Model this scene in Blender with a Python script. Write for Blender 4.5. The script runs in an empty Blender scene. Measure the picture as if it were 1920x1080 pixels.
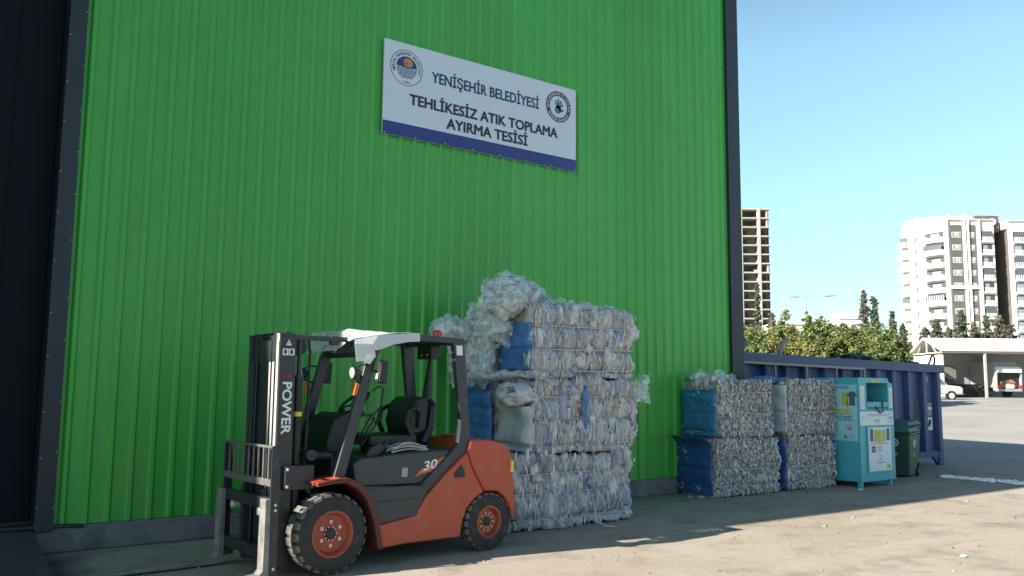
import bpy, math, random
import numpy as np
from mathutils import Vector, Matrix, noise, Euler
R = math.radians
rnd = random.Random(7)
sc = bpy.context.scene
COL = sc.collection

# ------------------------------------------------------------------ camera
YAW, PITCH, ROLL = R(36.2236), R(6.5536), R(0.5254)
CAM = Vector((0, -9.683, 1.68))
cy, sy, cp, sp = math.cos(YAW), math.sin(YAW), math.cos(PITCH), math.sin(PITCH)
FW = Vector((sy*cp, cy*cp, sp)); RT0 = Vector((cy, -sy, 0)); UP0 = RT0.cross(FW)
RT = RT0*math.cos(ROLL) + UP0*math.sin(ROLL); UP = UP0*math.cos(ROLL) - RT0*math.sin(ROLL)
cam_d = bpy.data.cameras.new('camera'); cam = bpy.data.objects.new('camera', cam_d); COL.objects.link(cam)
cam.matrix_world = Matrix(((RT.x, UP.x, -FW.x, CAM.x), (RT.y, UP.y, -FW.y, CAM.y), (RT.z, UP.z, -FW.z, CAM.z), (0, 0, 0, 1)))
cam_d.sensor_width = 36; cam_d.lens = 36*1602.85/1920; cam_d.clip_end = 4000; cam_d.clip_start = .05
sc.camera = cam
CF = Vector((sy, cy, 0)); CR = RT0           # horizontal forward / right of the view: the far buildings stand square to it

# ------------------------------------------------------------------ sun, sky, exposure
SUN = Vector((3.645, -.62, -2.16)).normalized()          # direction the light travels
sun_d = bpy.data.lights.new('sun', 'SUN'); sun_d.energy = 5.0; sun_d.angle = R(.5); sun_d.color = (1, .925, .805)
sun = bpy.data.objects.new('sun', sun_d); COL.objects.link(sun)
sun.rotation_euler = SUN.to_track_quat('-Z', 'Y').to_euler(); sun.location = (-30, 20, 40)
W = bpy.data.worlds.new("World"); sc.world = W; W.use_nodes = True
nt = W.node_tree; sky = nt.nodes.new('ShaderNodeTexSky'); sky.sky_type = 'NISHITA'; sky.sun_disc = False
sky.sun_elevation = math.asin(-SUN.z); sky.sun_rotation = math.atan2(-SUN.x, -SUN.y)
sky.air_density = 1.0; sky.dust_density = .6; sky.ozone_density = 1.4
bg = nt.nodes['Background']; tcw = nt.nodes.new('ShaderNodeTexCoord'); sxyz = nt.nodes.new('ShaderNodeSeparateXYZ'); nt.links.new(tcw.outputs['Generated'], sxyz.inputs[0])
crs = nt.nodes.new('ShaderNodeValToRGB'); el = crs.color_ramp.elements              # sky scaled by elevation: low band raised, zenith cut to keep ground shade dark
for i, (p_, c_) in enumerate([(0, (.44, .5, .5)), (.1, (.47, .53, .52)), (.2, (.60, .71, .65)), (.36, (.70, .82, .70)), (.56, (.50, .53, .50)), (.85, (.34, .34, .34))]):
    e_ = el[i] if i < 2 else el.new(p_); e_.position = p_; e_.color = (*c_, 1)
nt.links.new(sxyz.outputs[2], crs.inputs[0]); mxs = nt.nodes.new('ShaderNodeMix'); mxs.data_type = 'RGBA'; mxs.blend_type = 'MULTIPLY'; mxs.inputs[0].default_value = 1
nt.links.new(sky.outputs[0], mxs.inputs[6]); nt.links.new(crs.outputs[0], mxs.inputs[7]); nt.links.new(mxs.outputs[2], bg.inputs[0]); bg.inputs[1].default_value = .13
vs = sc.view_settings; vs.view_transform = 'Standard'; vs.look = 'None'; vs.exposure = 1.45; vs.gamma = 1; vs.use_curve_mapping = False
try:
    sc.cycles.max_bounces = 8; sc.cycles.transparent_max_bounces = 16
except Exception: pass

# ------------------------------------------------------------------ helpers
def at(px, py, F):
    """a point seen at photo pixel (px,py), F metres ahead -> (right, up) in the view-square frame"""
    d = RT*((px-960)/1602.85) - UP*((py-540)/1602.85) + FW
    d = d*(F/d.dot(CF)); return d.dot(CR), d.z + CAM.z
def vw(lat, F, z=0): return CAM*Vector((1, 1, 0)) + CR*lat + CF*F + Vector((0, 0, z)) if False else Vector((CAM.x+CR.x*lat+CF.x*F, CAM.y+CR.y*lat+CF.y*F, z))

class MB:
    def __init__(s): s.v = []; s.f = []; s.m = []; s.c = []
    def add(s, vs_, fs, mi=0, col=None):
        o = len(s.v); s.v += [tuple(p) for p in vs_]
        for k in fs: s.f.append(tuple(i+o for i in k)); s.m.append(mi); s.c.append(col)
        return s
    def box(s, x0, x1, y0, y1, z0, z1, mi=0, col=None):
        x0, x1 = sorted((x0, x1)); y0, y1 = sorted((y0, y1)); z0, z1 = sorted((z0, z1))
        v = [(x, y, z) for z in (z0, z1) for y in (y0, y1) for x in (x0, x1)]
        return s.add(v, [(0, 2, 3, 1), (4, 5, 7, 6), (0, 1, 5, 4), (2, 6, 7, 3), (0, 4, 6, 2), (1, 3, 7, 5)], mi, col)
    def bar(s, a, b, w, h, mi=0, up=(0, 0, 1), col=None):
        a = Vector(a); b = Vector(b); d = (b-a).normalized(); u = Vector(up)
        if abs(d.dot(u)) > .98: u = Vector((0, 1, 0))
        x = d.cross(u).normalized()*(w/2); y = x.cross(d).normalized()*(h/2)
        v = [p+sx*x+sy_*y for p in (a, b) for sx, sy_ in ((-1, -1), (1, -1), (1, 1), (-1, 1))]
        return s.add(v, [(0, 1, 2, 3), (7, 6, 5, 4), (0, 4, 5, 1), (1, 5, 6, 2), (2, 6, 7, 3), (3, 7, 4, 0)], mi, col)
    def prism(s, pts, y0, y1, mi=0, axis='y', col=None):
        """closed outline pts extruded along an axis; outline plane xz for 'y', yz for 'x', xy for 'z'"""
        ar = sum(pts[i-1][0]*pts[i][1]-pts[i][0]*pts[i-1][1] for i in range(len(pts)))
        if ar < 0: pts = pts[::-1]
        n = len(pts); y0, y1 = sorted((y0, y1))
        f = {'y': lambda p, t: (p[0], t, p[1]), 'x': lambda p, t: (t, p[0], p[1]), 'z': lambda p, t: (p[0], p[1], t)}[axis]
        v = [f(p, y0) for p in pts]+[f(p, y1) for p in pts]
        fs = [tuple(range(n)), tuple(range(2*n-1, n-1, -1))]+[(i, i+n, (i+1) % n+n, (i+1) % n) for i in range(n)]
        if axis != 'y': fs = [k[::-1] for k in fs]
        return s.add(v, fs, mi, col)
    def tube(s, pts, r, n=7, mi=0, col=None, closed=False):
        pts = [Vector(p) for p in pts]; m = len(pts); v = []
        rr = r if isinstance(r, (list, tuple)) else [r]*m
        u = None
        for i, p in enumerate(pts):
            d = (pts[(i+1) % m if closed else min(i+1, m-1)]-pts[(i-1) if (closed or i) else 0])
            d = d.normalized() if d.length > 1e-9 else Vector((0, 0, 1))
            if u is None:
                u = d.orthogonal().normalized()
            else:
                u = (u-d*u.dot(d)); u = u.normalized() if u.length > 1e-6 else d.orthogonal().normalized()
            w = d.cross(u)
            for k in range(n):
                a = 2*math.pi*k/n; v.append(p+(u*math.cos(a)+w*math.sin(a))*rr[i])
        fs = []
        for i in range(m if closed else m-1):
            j = (i+1) % m
            for k in range(n): fs.append((i*n+k, i*n+(k+1) % n, j*n+(k+1) % n, j*n+k))
        if not closed: fs += [tuple(range(n-1, -1, -1)), tuple(range((m-1)*n, m*n))]
        return s.add(v, fs, mi, col)
    def cyl(s, a, b, r0, r1=None, n=16, mi=0, col=None): return s.tube([a, b], [r0, r0 if r1 is None else r1], n, mi, col)
    def lathe(s, prof, c, axis='y', n=32, mi=0, col=None):
        """profile [(radius, along)] turned about an axis through c"""
        v = []; m = len(prof)
        for r, h in prof:
            for k in range(n):
                a = 2*math.pi*k/n; ca, sa = r*math.cos(a), r*math.sin(a)
                v.append({'y': (c[0]+ca, c[1]+h, c[2]+sa), 'z': (c[0]+ca, c[1]+sa, c[2]+h), 'x': (c[0]+h, c[1]+ca, c[2]+sa)}[axis])
        fs = [(i*n+k, i*n+(k+1) % n, (i+1)*n+(k+1) % n, (i+1)*n+k) for i in range(m-1) for k in range(n)]
        return s.add(v, fs, mi, col)
    def grid(s, fn, nu, nv, mi=0, colf=None):
        v = [fn(i/nu, j/nv) for j in range(nv+1) for i in range(nu+1)]; o = len(s.v); s.v += [tuple(p) for p in v]
        for j in range(nv):
            for i in range(nu):
                a = o+j*(nu+1)+i; s.f.append((a, a+1, a+nu+2, a+nu+1)); s.m.append(mi); s.c.append(colf(i/nu, j/nv) if colf else None)
        return s
    def build(s, name, mats, parent=None, smooth=False, bevel=0, kind=None, seg=2):
        me = bpy.data.meshes.new(name); me.from_pydata(s.v, [], s.f)
        mats = mats if isinstance(mats, (list, tuple)) else [mats]
        for m in mats: me.materials.append(m)
        if len(mats) > 1: me.polygons.foreach_set('material_index', s.m)
        if any(c is not None for c in s.c):
            at_ = me.attributes.new('tint', 'FLOAT_COLOR', 'FACE')
            buf = np.ones((len(s.f), 4), 'f')
            for i, c in enumerate(s.c):
                if c is not None: buf[i, :3] = c
            at_.data.foreach_set('color', buf.ravel())
        if smooth: me.polygons.foreach_set('use_smooth', [True]*len(s.f))
        me.update()
        o = bpy.data.objects.new(name, me); COL.objects.link(o)
        if parent: o.parent = parent
        if bevel:
            b = o.modifiers.new('bevel', 'BEVEL'); b.width = bevel; b.segments = seg; b.limit_method = 'ANGLE'; b.angle_limit = R(35)
            if not smooth:
                me.polygons.foreach_set('use_smooth', [True]*len(s.f)); b.harden_normals = True
        if kind: o['kind'] = kind
        return o

def tag(o, label=None, cat=None, group=None, kind=None):
    if label: o['label'] = label
    if cat: o['category'] = cat
    if group: o['group'] = group
    if kind: o['kind'] = kind
    return o
def empty(name, loc=(0, 0, 0), rz=0, **k):
    o = bpy.data.objects.new(name, None); COL.objects.link(o); o.location = loc; o.rotation_euler = (0, 0, rz); o.empty_display_size = .2
    return tag(o, **k)
def copy_tree(o, parent=None):
    c = o.copy(); COL.objects.link(c)
    if parent: c.parent = parent
    for ch in [q for q in bpy.data.objects if q.parent == o]: copy_tree(ch, c)
    return c

# ------------------------------------------------------------------ materials
def M(name, col, rough=.6, metal=0., var=.12, vs_=6., bump=0., bs=40., tint=False, spec=.5, coat=0., dirt=None, trans=0., translucent=0., streak=None, tv=1.0):
    m = bpy.data.materials.new(name); m.use_nodes = True; n = m.node_tree.nodes; L = m.node_tree.links.new
    p = n['Principled BSDF']; p.inputs['Roughness'].default_value = rough; p.inputs['Metallic'].default_value = metal
    p.inputs['Specular IOR Level'].default_value = spec; p.inputs['Coat Weight'].default_value = coat
    tc = n.new('ShaderNodeTexCoord'); base = n.new('ShaderNodeRGB'); base.outputs[0].default_value = (*col, 1); out = base.outputs[0]
    def mul(a, b, fac=1.0, typ='MULTIPLY'):
        x = n.new('ShaderNodeMix'); x.data_type = 'RGBA'; x.blend_type = typ; x.inputs[0].default_value = fac
        L(a, x.inputs[6])
        if hasattr(b, 'is_linked'): L(b, x.inputs[7])
        else: x.inputs[7].default_value = (*b, 1)
        return x
    if tint:
        a = n.new('ShaderNodeAttribute'); a.attribute_name = 'tint'; out = mul(out, a.outputs['Color']).outputs[2]
    if var:
        t = n.new('ShaderNodeTexNoise'); t.inputs['Scale'].default_value = vs_; t.inputs['Detail'].default_value = 6; t.inputs['Roughness'].default_value = .65
        L(tc.outputs['Object'], t.inputs['Vector'])
        r = n.new('ShaderNodeMapRange'); r.inputs[1].default_value = .25; r.inputs[2].default_value = .75; r.inputs[3].default_value = 1-var; r.inputs[4].default_value = 1+var
        L(t.outputs['Fac'], r.inputs[0]); x = mul(out, (1, 1, 1)); L(r.outputs[0], x.inputs[7]); out = x.outputs[2]
        rr = n.new('ShaderNodeMapRange'); rr.inputs[3].default_value = max(0, rough-.08); rr.inputs[4].default_value = min(1, rough+.1)
        L(t.outputs['Fac'], rr.inputs[0]); L(rr.outputs[0], p.inputs['Roughness'])
    if dirt:                                   # worn / dusty blotches with a shape of their own: (colour, scale, threshold, softness)
        dc, ds, th, so = dirt
        t = n.new('ShaderNodeTexNoise'); t.inputs['Scale'].default_value = ds; t.inputs['Detail'].default_value = 8; t.inputs['Roughness'].default_value = .7
        L(tc.outputs['Object'], t.inputs['Vector'])
        r = n.new('ShaderNodeMapRange'); r.inputs[1].default_value = th; r.inputs[2].default_value = th+so; L(t.outputs['Fac'], r.inputs[0])
        x = mul(out, dc, 0, 'MIX'); L(r.outputs[0], x.inputs[0]); out = x.outputs[2]
    if streak:                                 # vertical rain streaks: (colour, amount)
        mp = n.new('ShaderNodeMapping'); mp.inputs['Scale'].default_value = (9, 9, .35); L(tc.outputs['Object'], mp.inputs[0])
        t = n.new('ShaderNodeTexNoise'); t.inputs['Scale'].default_value = 1; t.inputs['Detail'].default_value = 5; L(mp.outputs[0], t.inputs['Vector'])
        r = n.new('ShaderNodeMapRange'); r.inputs[1].default_value = .5; r.inputs[2].default_value = .8; r.inputs[4].default_value = streak[1]; L(t.outputs['Fac'], r.inputs[0])
        x = mul(out, streak[0], 0, 'MIX'); L(r.outputs[0], x.inputs[0]); out = x.outputs[2]
    L(out, p.inputs['Base Color'])
    if bump:
        t = n.new('ShaderNodeTexNoise'); t.inputs['Scale'].default_value = bs; t.inputs['Detail'].default_value = 5; L(tc.outputs['Object'], t.inputs['Vector'])
        b = n.new('ShaderNodeBump'); b.inputs['Strength'].default_value = bump; b.inputs['Distance'].default_value = .02; L(t.outputs['Fac'], b.inputs['Height']); L(b.outputs[0], p.inputs['Normal'])
    surf = p.outputs[0]
    if translucent:
        q = n.new('ShaderNodeBsdfTranslucent'); L(out, q.inputs[0]); x = n.new('ShaderNodeMixShader'); x.inputs[0].default_value = translucent; L(surf, x.inputs[1]); L(q.outputs[0], x.inputs[2]); surf = x.outputs[0]
    if trans:
        q = n.new('ShaderNodeBsdfTransparent'); x = n.new('ShaderNodeMixShader'); x.inputs[0].default_value = trans
        t = n.new('ShaderNodeTexNoise'); t.inputs['Scale'].default_value = 7; t.inputs['Detail'].default_value = 5; t.inputs['Distortion'].default_value = 1.5; L(tc.outputs['Object'], t.inputs['Vector'])
        r = n.new('ShaderNodeMapRange'); r.inputs[1].default_value = .38; r.inputs[2].default_value = .62; r.inputs[3].default_value = trans*.35; r.inputs[4].default_value = min(.9, trans*1.5); L(t.outputs['Fac'], r.inputs[0]); L(r.outputs[0], x.inputs[0]); L(surf, x.inputs[1]); L(q.outputs[0], x.inputs[2]); surf = x.outputs[0]
    L(surf, n['Material Output'].inputs[0])
    return m

def ground_mat():
    m = bpy.data.materials.new('yard ground'); m.use_nodes = True; n = m.node_tree.nodes; L = m.node_tree.links.new; p = n['Principled BSDF']
    p.inputs['Roughness'].default_value = .9; p.inputs['Specular IOR Level'].default_value = .25
    g = n.new('ShaderNodeNewGeometry'); pos = g.outputs['Position']
    def nz(scale, det=8, ro=.65, sc3=None):
        v = pos
        if sc3:
            mp = n.new('ShaderNodeMapping'); mp.inputs['Scale'].default_value = sc3; L(pos, mp.inputs[0]); v = mp.outputs[0]
        t = n.new('ShaderNodeTexNoise'); t.inputs['Scale'].default_value = scale; t.inputs['Detail'].default_value = det; t.inputs['Roughness'].default_value = ro; L(v, t.inputs['Vector']); return t.outputs['Fac']
    def mr(s, a, b, c=0., d=1.):
        r = n.new('ShaderNodeMapRange'); r.inputs[1].default_value = a; r.inputs[2].default_value = b; r.inputs[3].default_value = c; r.inputs[4].default_value = d; L(s, r.inputs[0]); return r.outputs[0]
    def mix(f, a, b, typ='MIX'):
        x = n.new('ShaderNodeMix'); x.data_type = 'RGBA'; x.blend_type = typ
        if isinstance(f, float): x.inputs[0].default_value = f
        else: L(f, x.inputs[0])
        for k, q in ((6, a), (7, b)):
            if isinstance(q, tuple): x.inputs[k].default_value = (*q, 1)
            else: L(q, x.inputs[k])
        return x.outputs[2]
    def math_(op, a, b):
        x = n.new('ShaderNodeMath'); x.operation = op; x.use_clamp = True
        for k, q in ((0, a), (1, b)):
            if isinstance(q, float): x.inputs[k].default_value = q
            else: L(q, x.inputs[k])
        return x.outputs[0]
    sep = n.new('ShaderNodeSeparateXYZ'); L(pos, sep.inputs[0])
    big = nz(.35); mid = nz(1.7); fine = nz(28, 6, .7); grit = nz(140, 3, .8)
    dust = mix(mr(big, .35, .65), (.280, .240, .193), (.335, .298, .250))
    dust = mix(mr(mid, .50, .70), dust, (.195, .172, .145))
    wear = nz(.9, 6, .6, (.25, 1.3, 1))
    dust = mix(mr(wear, .52, .70, 0, .75), dust, (.37, .33, .28))
    tyre = nz(2.4, 7, .6, (.22, 1.6, 1)); dust = mix(mr(tyre, .60, .70, 0, .5), dust, (.15, .135, .12))
    far = mix(mr(nz(.12), .4, .6), (.25, .24, .225), (.31, .3, .285))
    far = mix(mr(nz(.5, 8, .7, (1, .25, 1)), .5, .7, 0, .7), far, (.21, .205, .2))
    col = mix(mr(sep.outputs[0], 19., 27.), dust, far)
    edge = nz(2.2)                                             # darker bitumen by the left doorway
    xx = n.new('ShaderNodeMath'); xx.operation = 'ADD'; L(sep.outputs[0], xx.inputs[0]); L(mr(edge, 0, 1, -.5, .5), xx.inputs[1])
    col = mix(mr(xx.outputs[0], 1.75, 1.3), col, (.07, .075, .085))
    spots = nz(3.1, 9, .75)                                    # oil and tyre marks
    col = mix(mr(spots, .62, .72, 0, .75), col, (.085, .08, .075))
    sp2 = nz(11., 4, .5)
    col = mix(mr(sp2, .7, .76, 0, .55), col, (.10, .09, .08))
    col = mix(mr(sp2, .3, .245, 0, .5), col, (.5, .46, .41))
    col = mix(.85, col, mix(mr(grit, .3, .7), (.72, .72, .72), (1.25, 1.25, 1.25)), 'MULTIPLY')
    col = mix(.6, col, mix(mr(fine, .3, .7), (.75, .75, .75), (1.2, 1.2, 1.2)), 'MULTIPLY')
    v = n.new('ShaderNodeTexVoronoi'); v.feature = 'DISTANCE_TO_EDGE'; v.inputs['Scale'].default_value = .42
    wv = n.new('ShaderNodeVectorMath'); wv.operation = 'ADD'; L(pos, wv.inputs[0])
    tn = n.new('ShaderNodeTexNoise'); tn.inputs['Scale'].default_value = 1.5; tn.inputs['Detail'].default_value = 6; L(pos, tn.inputs['Vector']); L(tn.outputs['Color'], wv.inputs[1]); L(wv.outputs[0], v.inputs['Vector'])
    crack = math_('MULTIPLY', mr(v.outputs['Distance'], .008, .002), mr(big, .45, .6))
    col = mix(mr(crack, 0, 1, 0, .22), col, (.07, .065, .06))
    L(col, p.inputs['Base Color'])
    h = math_('ADD', math_('MULTIPLY', fine, .6), math_('MULTIPLY', grit, .4))
    b = n.new('ShaderNodeBump'); b.inputs['Strength'].default_value = .35; b.inputs['Distance'].default_value = .012; L(h, b.inputs['Height']); L(b.outputs[0], p.inputs['Normal'])
    return m

GREEN = M('green cladding paint', (.060, .395, .058), .38, var=.09, vs_=1.2, bump=.25, bs=1.6, streak=((.045, .31, .055), .45), dirt=((.075, .35, .08), 2.5, .60, .14))
NAVY = M('anthracite trim paint', (.015, .021, .031), .5, var=.15, vs_=3, streak=((.026, .032, .041), .4))
DOORDARK = M('dark door paint', (.007, .009, .014), .7, var=.15, spec=.15)
CONC = M('concrete plinth', (.165, .165, .165), .9, var=.35, vs_=4, bump=.4, bs=60, dirt=((.09, .09, .09), 3, .55, .15))
RAMPM = M('dark ramp asphalt', (.042, .044, .05), .92, var=.25, vs_=3, bump=.5, bs=70)
ROOFM = M('roof sheet', (.35, .36, .37), .5)
STEEL = M('bright steel', (.62, .60, .56), .38, .35, var=.2, vs_=14)
PALEMETAL = M('pale metal', (.40, .39, .37), .45, .1, var=.15, vs_=20)
DGREY = M('dark grey machine paint', (.034, .037, .044), .40, var=.12, vs_=7, dirt=((.09, .085, .08), 5, .6, .15))
MASTM = M('mast black paint', (.024, .026, .034), .4, var=.15, vs_=9, dirt=((.075, .07, .065), 7, .6, .14))
BLACK = M('black plastic', (.014, .014, .016), .5, var=.2, vs_=12)
RUBBER = M('dusty tyre rubber', (.03, .029, .028), .85, var=.35, vs_=10, bump=.3, bs=90, dirt=((.10, .09, .08), 9, .55, .2))
TREAD = M('worn tread blocks', (.11, .105, .097), .7, var=.4, vs_=18, bump=.3, bs=90, dirt=((.17, .155, .135), 12, .5, .2))
ORANGE = M('orange red machine paint', (.41, .058, .026), .40, var=.16, vs_=3.5, coat=.1, dirt=((.30, .12, .085), 5, .55, .2), bump=.03, bs=8)
RIMRED = M('rim red paint', (.33, .055, .03), .5, var=.2, vs_=14, dirt=((.16, .07, .05), 12, .55, .2))
BOLTM = M('zinc bolts', (.6, .57, .52), .4, .6)
WHITEP = M('white decal', (.74, .74, .73), .5, var=.06)
DECALOR = M('orange decal', (.62, .16, .03), .5)
DECALRED = M('dark red decal', (.16, .015, .03), .5)
AMBER = M('amber lens', (.55, .14, .02), .25)
YELLOWL = M('yellow lens', (.75, .55, .05), .25)
REDL = M('red lens', (.5, .03, .025), .25)
GLASSY = M('lamp glass', (.75, .78, .8), .08, .6, var=0)
SEATM = M('black seat vinyl', (.012, .013, .015), .45, var=.2, bump=.1, bs=120)
SHEETW = M('white plastic sheet', (.8, .8, .79), .4, var=.04, translucent=.35)
SIGNW = M('sign panel white', (.60, .66, .73), .35, var=.03, vs_=2)
SIGNB = M('sign blue', (.018, .034, .20), .4, var=.05)
INK = M('sign dark ink', (.014, .016, .035), .5, var=0)
INKB = M('sign navy ink', (.03, .03, .13), .5, var=0)
BLUETARP = M('blue plastic sheet', (.045, .16, .38), .30, var=.22, vs_=5, bump=.25, bs=14, dirt=((.06, .2, .42), 6, .56, .2))
GREYTARP = M('pale grey plastic sheet', (.44, .50, .53), .35, var=.12, vs_=5, bump=.2, bs=12)
FILMB = M('baled film', (1.0, 1.0, 1.02), .38, tint=True, var=.14, vs_=22, bump=.2, bs=55, translucent=.1)
FILMT = M('loose film', (.82, .86, .87), .14, var=.14, vs_=7, bump=.7, bs=16, translucent=.3, trans=.52, spec=.8, coat=.4)
FILMW = M('white bag film', (.68, .69, .71), .35, var=.12, vs_=12, bump=.5, bs=26, translucent=.25)
SHRED = M('baled crushed waste', (1, 1, 1), .45, tint=True, var=.25, vs_=60, bump=.4, bs=110)
WIRE = M('baling wire', (.55, .53, .50), .5, .3)
TURQ = M('turquoise bin paint', (.060, .37, .44), .38, var=.09, vs_=3, dirt=((.10, .33, .38), 5, .62, .12))
TURQIN = M('turquoise inner', (.035, .22, .26), .5)
POSTER = M('pale cyan poster', (.30, .58, .64), .45, var=.06)
POSTERW = M('white label', (.62, .70, .74), .45, var=.06)
PY = M('print yellow', (.42, .44, .07), .5); PG = M('print green', (.10, .30, .14), .5); PDG = M('print slate', (.06, .12, .16), .5); PBL = M('print blue', (.05, .12, .33), .5); PGY = M('print grey', (.28, .34, .38), .5)
BINGREEN = M('green bin plastic', (.035, .075, .05), .5, var=.12, bump=.1, bs=50)
BINLID = M('faded bin lid', (.07, .125, .10), .55, var=.15)
CBLUE = M('container blue paint', (.022, .045, .160), .45, var=.18, vs_=2.5, bump=.15, bs=3, dirt=((.060, .050, .066), 3, .58, .12), streak=((.08, .08, .16), .4))
RUST = M('rust patch', (.060, .050, .062), .8, var=.3)
GALV = M('galvanised frame', (.22, .23, .21), .5, .3, var=.2)
WHITEWALL = M('white render', (.64, .63, .61), .85, var=.04, vs_=.4)
PINKW = M('pale pink render', (.60, .50, .45), .85, var=.04)
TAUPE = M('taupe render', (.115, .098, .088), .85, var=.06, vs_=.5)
WGLASS = M('window glass', (.10, .12, .14), .15, var=.2, vs_=.3)
WGLASSG = M('window pane pale', (.22, .28, .29), .12, var=.25, vs_=.5)
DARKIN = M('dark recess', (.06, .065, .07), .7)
RAILM = M('pale railing', (.62, .62, .62), .5)
RAWC = M('raw concrete', (.40, .38, .345), .9, var=.1, vs_=.3)
RAWD = M('raw block infill', (.13, .11, .105), .9, var=.15, vs_=.4)
BARK = M('bark', (.13, .10, .08), .9, var=.3, bump=.5, bs=15)
def leafm(n, c): return M(n, c, .6, tint=True, var=.2, vs_=.7, translucent=.3, spec=.3)
LEAF = leafm('leaf green', (.155, .19, .060)); LEAFY = leafm('leaf yellow green', (.19, .20, .068)); LEAFD = leafm('leaf deep green', (.135, .18, .060)); NEEDLE = leafm('needle grey green', (.11, .125, .085)); NEEDLEB = leafm('needle brown grey', (.15, .14, .11))

# text ---------------------------------------------------------------------------------------------
def glyphs(txt, bold=0.):
    cu = bpy.data.curves.new('t', 'FONT'); cu.body = txt; cu.size = 1; cu.offset = bold; cu.resolution_u = 3
    o = bpy.data.objects.new('t', cu); COL.objects.link(o); dg = bpy.context.evaluated_depsgraph_get()
    me = bpy.data.meshes.new_from_object(o.evaluated_get(dg)); v = [tuple(q.co) for q in me.vertices]; f = [tuple(q.vertices) for q in me.polygons]
    bpy.data.objects.remove(o); bpy.data.curves.remove(cu); bpy.data.meshes.remove(me)
    return v, f
CAPH = max(p[1] for p in glyphs('H')[0])
def text_on(mb, txt, o, ex, ez, width=None, height=None, bold=0., mi=0, cap=None):
    """letters laid from o along ex (width) and ez (cap height)"""
    v, f = glyphs(txt, bold)
    if not v: return
    x0 = min(p[0] for p in v); x1 = max(p[0] for p in v); H = cap or CAPH
    sx = width/(x1-x0) if width else height/H; sz = height/H if height else sx
    o = Vector(o); ex = Vector(ex); ez = Vector(ez)
    mb.add([o+ex*((p[0]-x0)*sx)+ez*(p[1]*sz) for p in v], f, mi)
def arc_text(mb, txt, c, rad, a0, a1, h, ex, ez, nrm, mi=0, inside=False):
    c = Vector(c); ex = Vector(ex); ez = Vector(ez); n = len(txt)
    for i, ch in enumerate(txt):
        if ch == ' ': continue
        a = a0+(a1-a0)*(i+.5)/n; er = ex*math.cos(a)+ez*math.sin(a); et = ex*math.sin(a)-ez*math.cos(a)
        if inside: er2, et2 = -er, -et
        else: er2, et2 = er, et
        v, f = glyphs(ch, .01); w = max(p[0] for p in v)+min(p[0] for p in v); s = h/.73
        mb.add([c+er*rad+et2*((p[0]-w/2)*s)+er2*((p[1]-.36)*s) for p in v], f, mi)
def disc(mb, c, r0, r1, ex, ez, mi=0, n=40, a0=0, a1=2*math.pi):
    c = Vector(c); ex = Vector(ex); ez = Vector(ez); v = []; full = abs(a1-a0-2*math.pi) < 1e-6
    for k in range(n+(0 if full else 1)):
        a = a0+(a1-a0)*k/n; e = ex*math.cos(a)+ez*math.sin(a); v += [c+e*r0, c+e*r1]
    m = len(v)//2; fs = []
    for k in range(m if full else m-1):
        a, b = 2*k, 2*((k+1) % m); fs.append((a, b, b+1, a+1) if r0 > 0 else (a, b+1, a+1))
    mb.add(v, fs, mi)

# ================================================================== SETTING
GX = [-60, -30, -15, -8, -4, -2, 0, 2, 4, 6, 8, 10, 12, 15, 18, 20, 22, 24, 26, 28, 30, 33, 36, 40, 45, 50, 55, 60, 70, 90, 130, 200, 350, 700, 1500]
GY = [-200, -60, -30, -15, -10, -7, -5, -3, -2, -1, 0, 2, 4, 7, 10, 14, 20, 30, 45, 70, 110, 180, 300, 600, 1500]
def gz(x):
    t = min(1, max(0, (x-23)/47)); return 1.15*t*t*(3-2*t)
g = MB(); nx = len(GX)
g.v = [(x, y, gz(x)) for y in GY for x in GX]
g.f = [(j*nx+i, j*nx+i+1, (j+1)*nx+i+1, (j+1)*nx+i) for j in range(len(GY)-1) for i in range(nx-1)]; g.m = [0]*len(g.f); g.c = [None]*len(g.f)
g.build('ground', ground_mat(), smooth=True, kind='structure')

# ---- warehouse
BX0, BX1, BH = -19., 12.07, 9.2
ware = empty('green_warehouse', (5, 0, 0), label='tall warehouse with bright green corrugated cladding and dark corner trims', cat='building')
def wl(mb, *a, **k):                        # warehouse parts are drawn in world coordinates, shifted to the empty
    mb.v = [(p[0]-5, p[1], p[2]) for p in mb.v]; return mb.build(*a, parent=ware, **k)
PITCHR = .2053
c = MB(); X0, X1 = 1.44, 11.76; prof = []
x = X0-.04
while x < X1:
    prof += [(x+.0, 0), (x+.112, 0), (x+.137, -.032), (x+.172, -.032), (x+.197, 0)]; x += PITCHR
prof = [(min(p[0], X1), p[1]) for p in prof if p[0] <= X1+.05]
zs = [.262, 3.2, 6.2, 9.12]
c.v = [(px, py, z) for z in zs for px, py in prof]; n_ = len(prof)
c.f = [(j*n_+i, j*n_+i+1, (j+1)*n_+i+1, (j+1)*n_+i) for j in range(len(zs)-1) for i in range(n_-1)]; c.m = [0]*len(c.f); c.c = [None]*len(c.f)
xk = X0-.04+.05; k = 0
while xk < X1-.1:                                   # screw heads in rows, as the sheets are fixed to the rails
    for zr in (.36, 2.02, 3.68, 5.34, 7.0, 8.6):
        c.cyl((xk, .0, zr), (xk, -.007, zr), .0075, n=6, mi=1)
    xk += PITCHR*(1 if k % 2 else 2); k += 1
wl(c, 'wall_cladding', [GREEN, M('cladding screws', (.10, .22, .11), .5)])
gn = GREEN.node_tree.nodes; gl = GREEN.node_tree.links.new                  # every sheet has faded a little differently
gt = gn.new('ShaderNodeTexCoord'); gs = gn.new('ShaderNodeSeparateXYZ'); gl(gt.outputs['Object'], gs.inputs[0])
gm = gn.new('ShaderNodeMath'); gm.operation = 'DIVIDE'; gm.inputs[1].default_value = PITCHR*5; gl(gs.outputs[0], gm.inputs[0])
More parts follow.
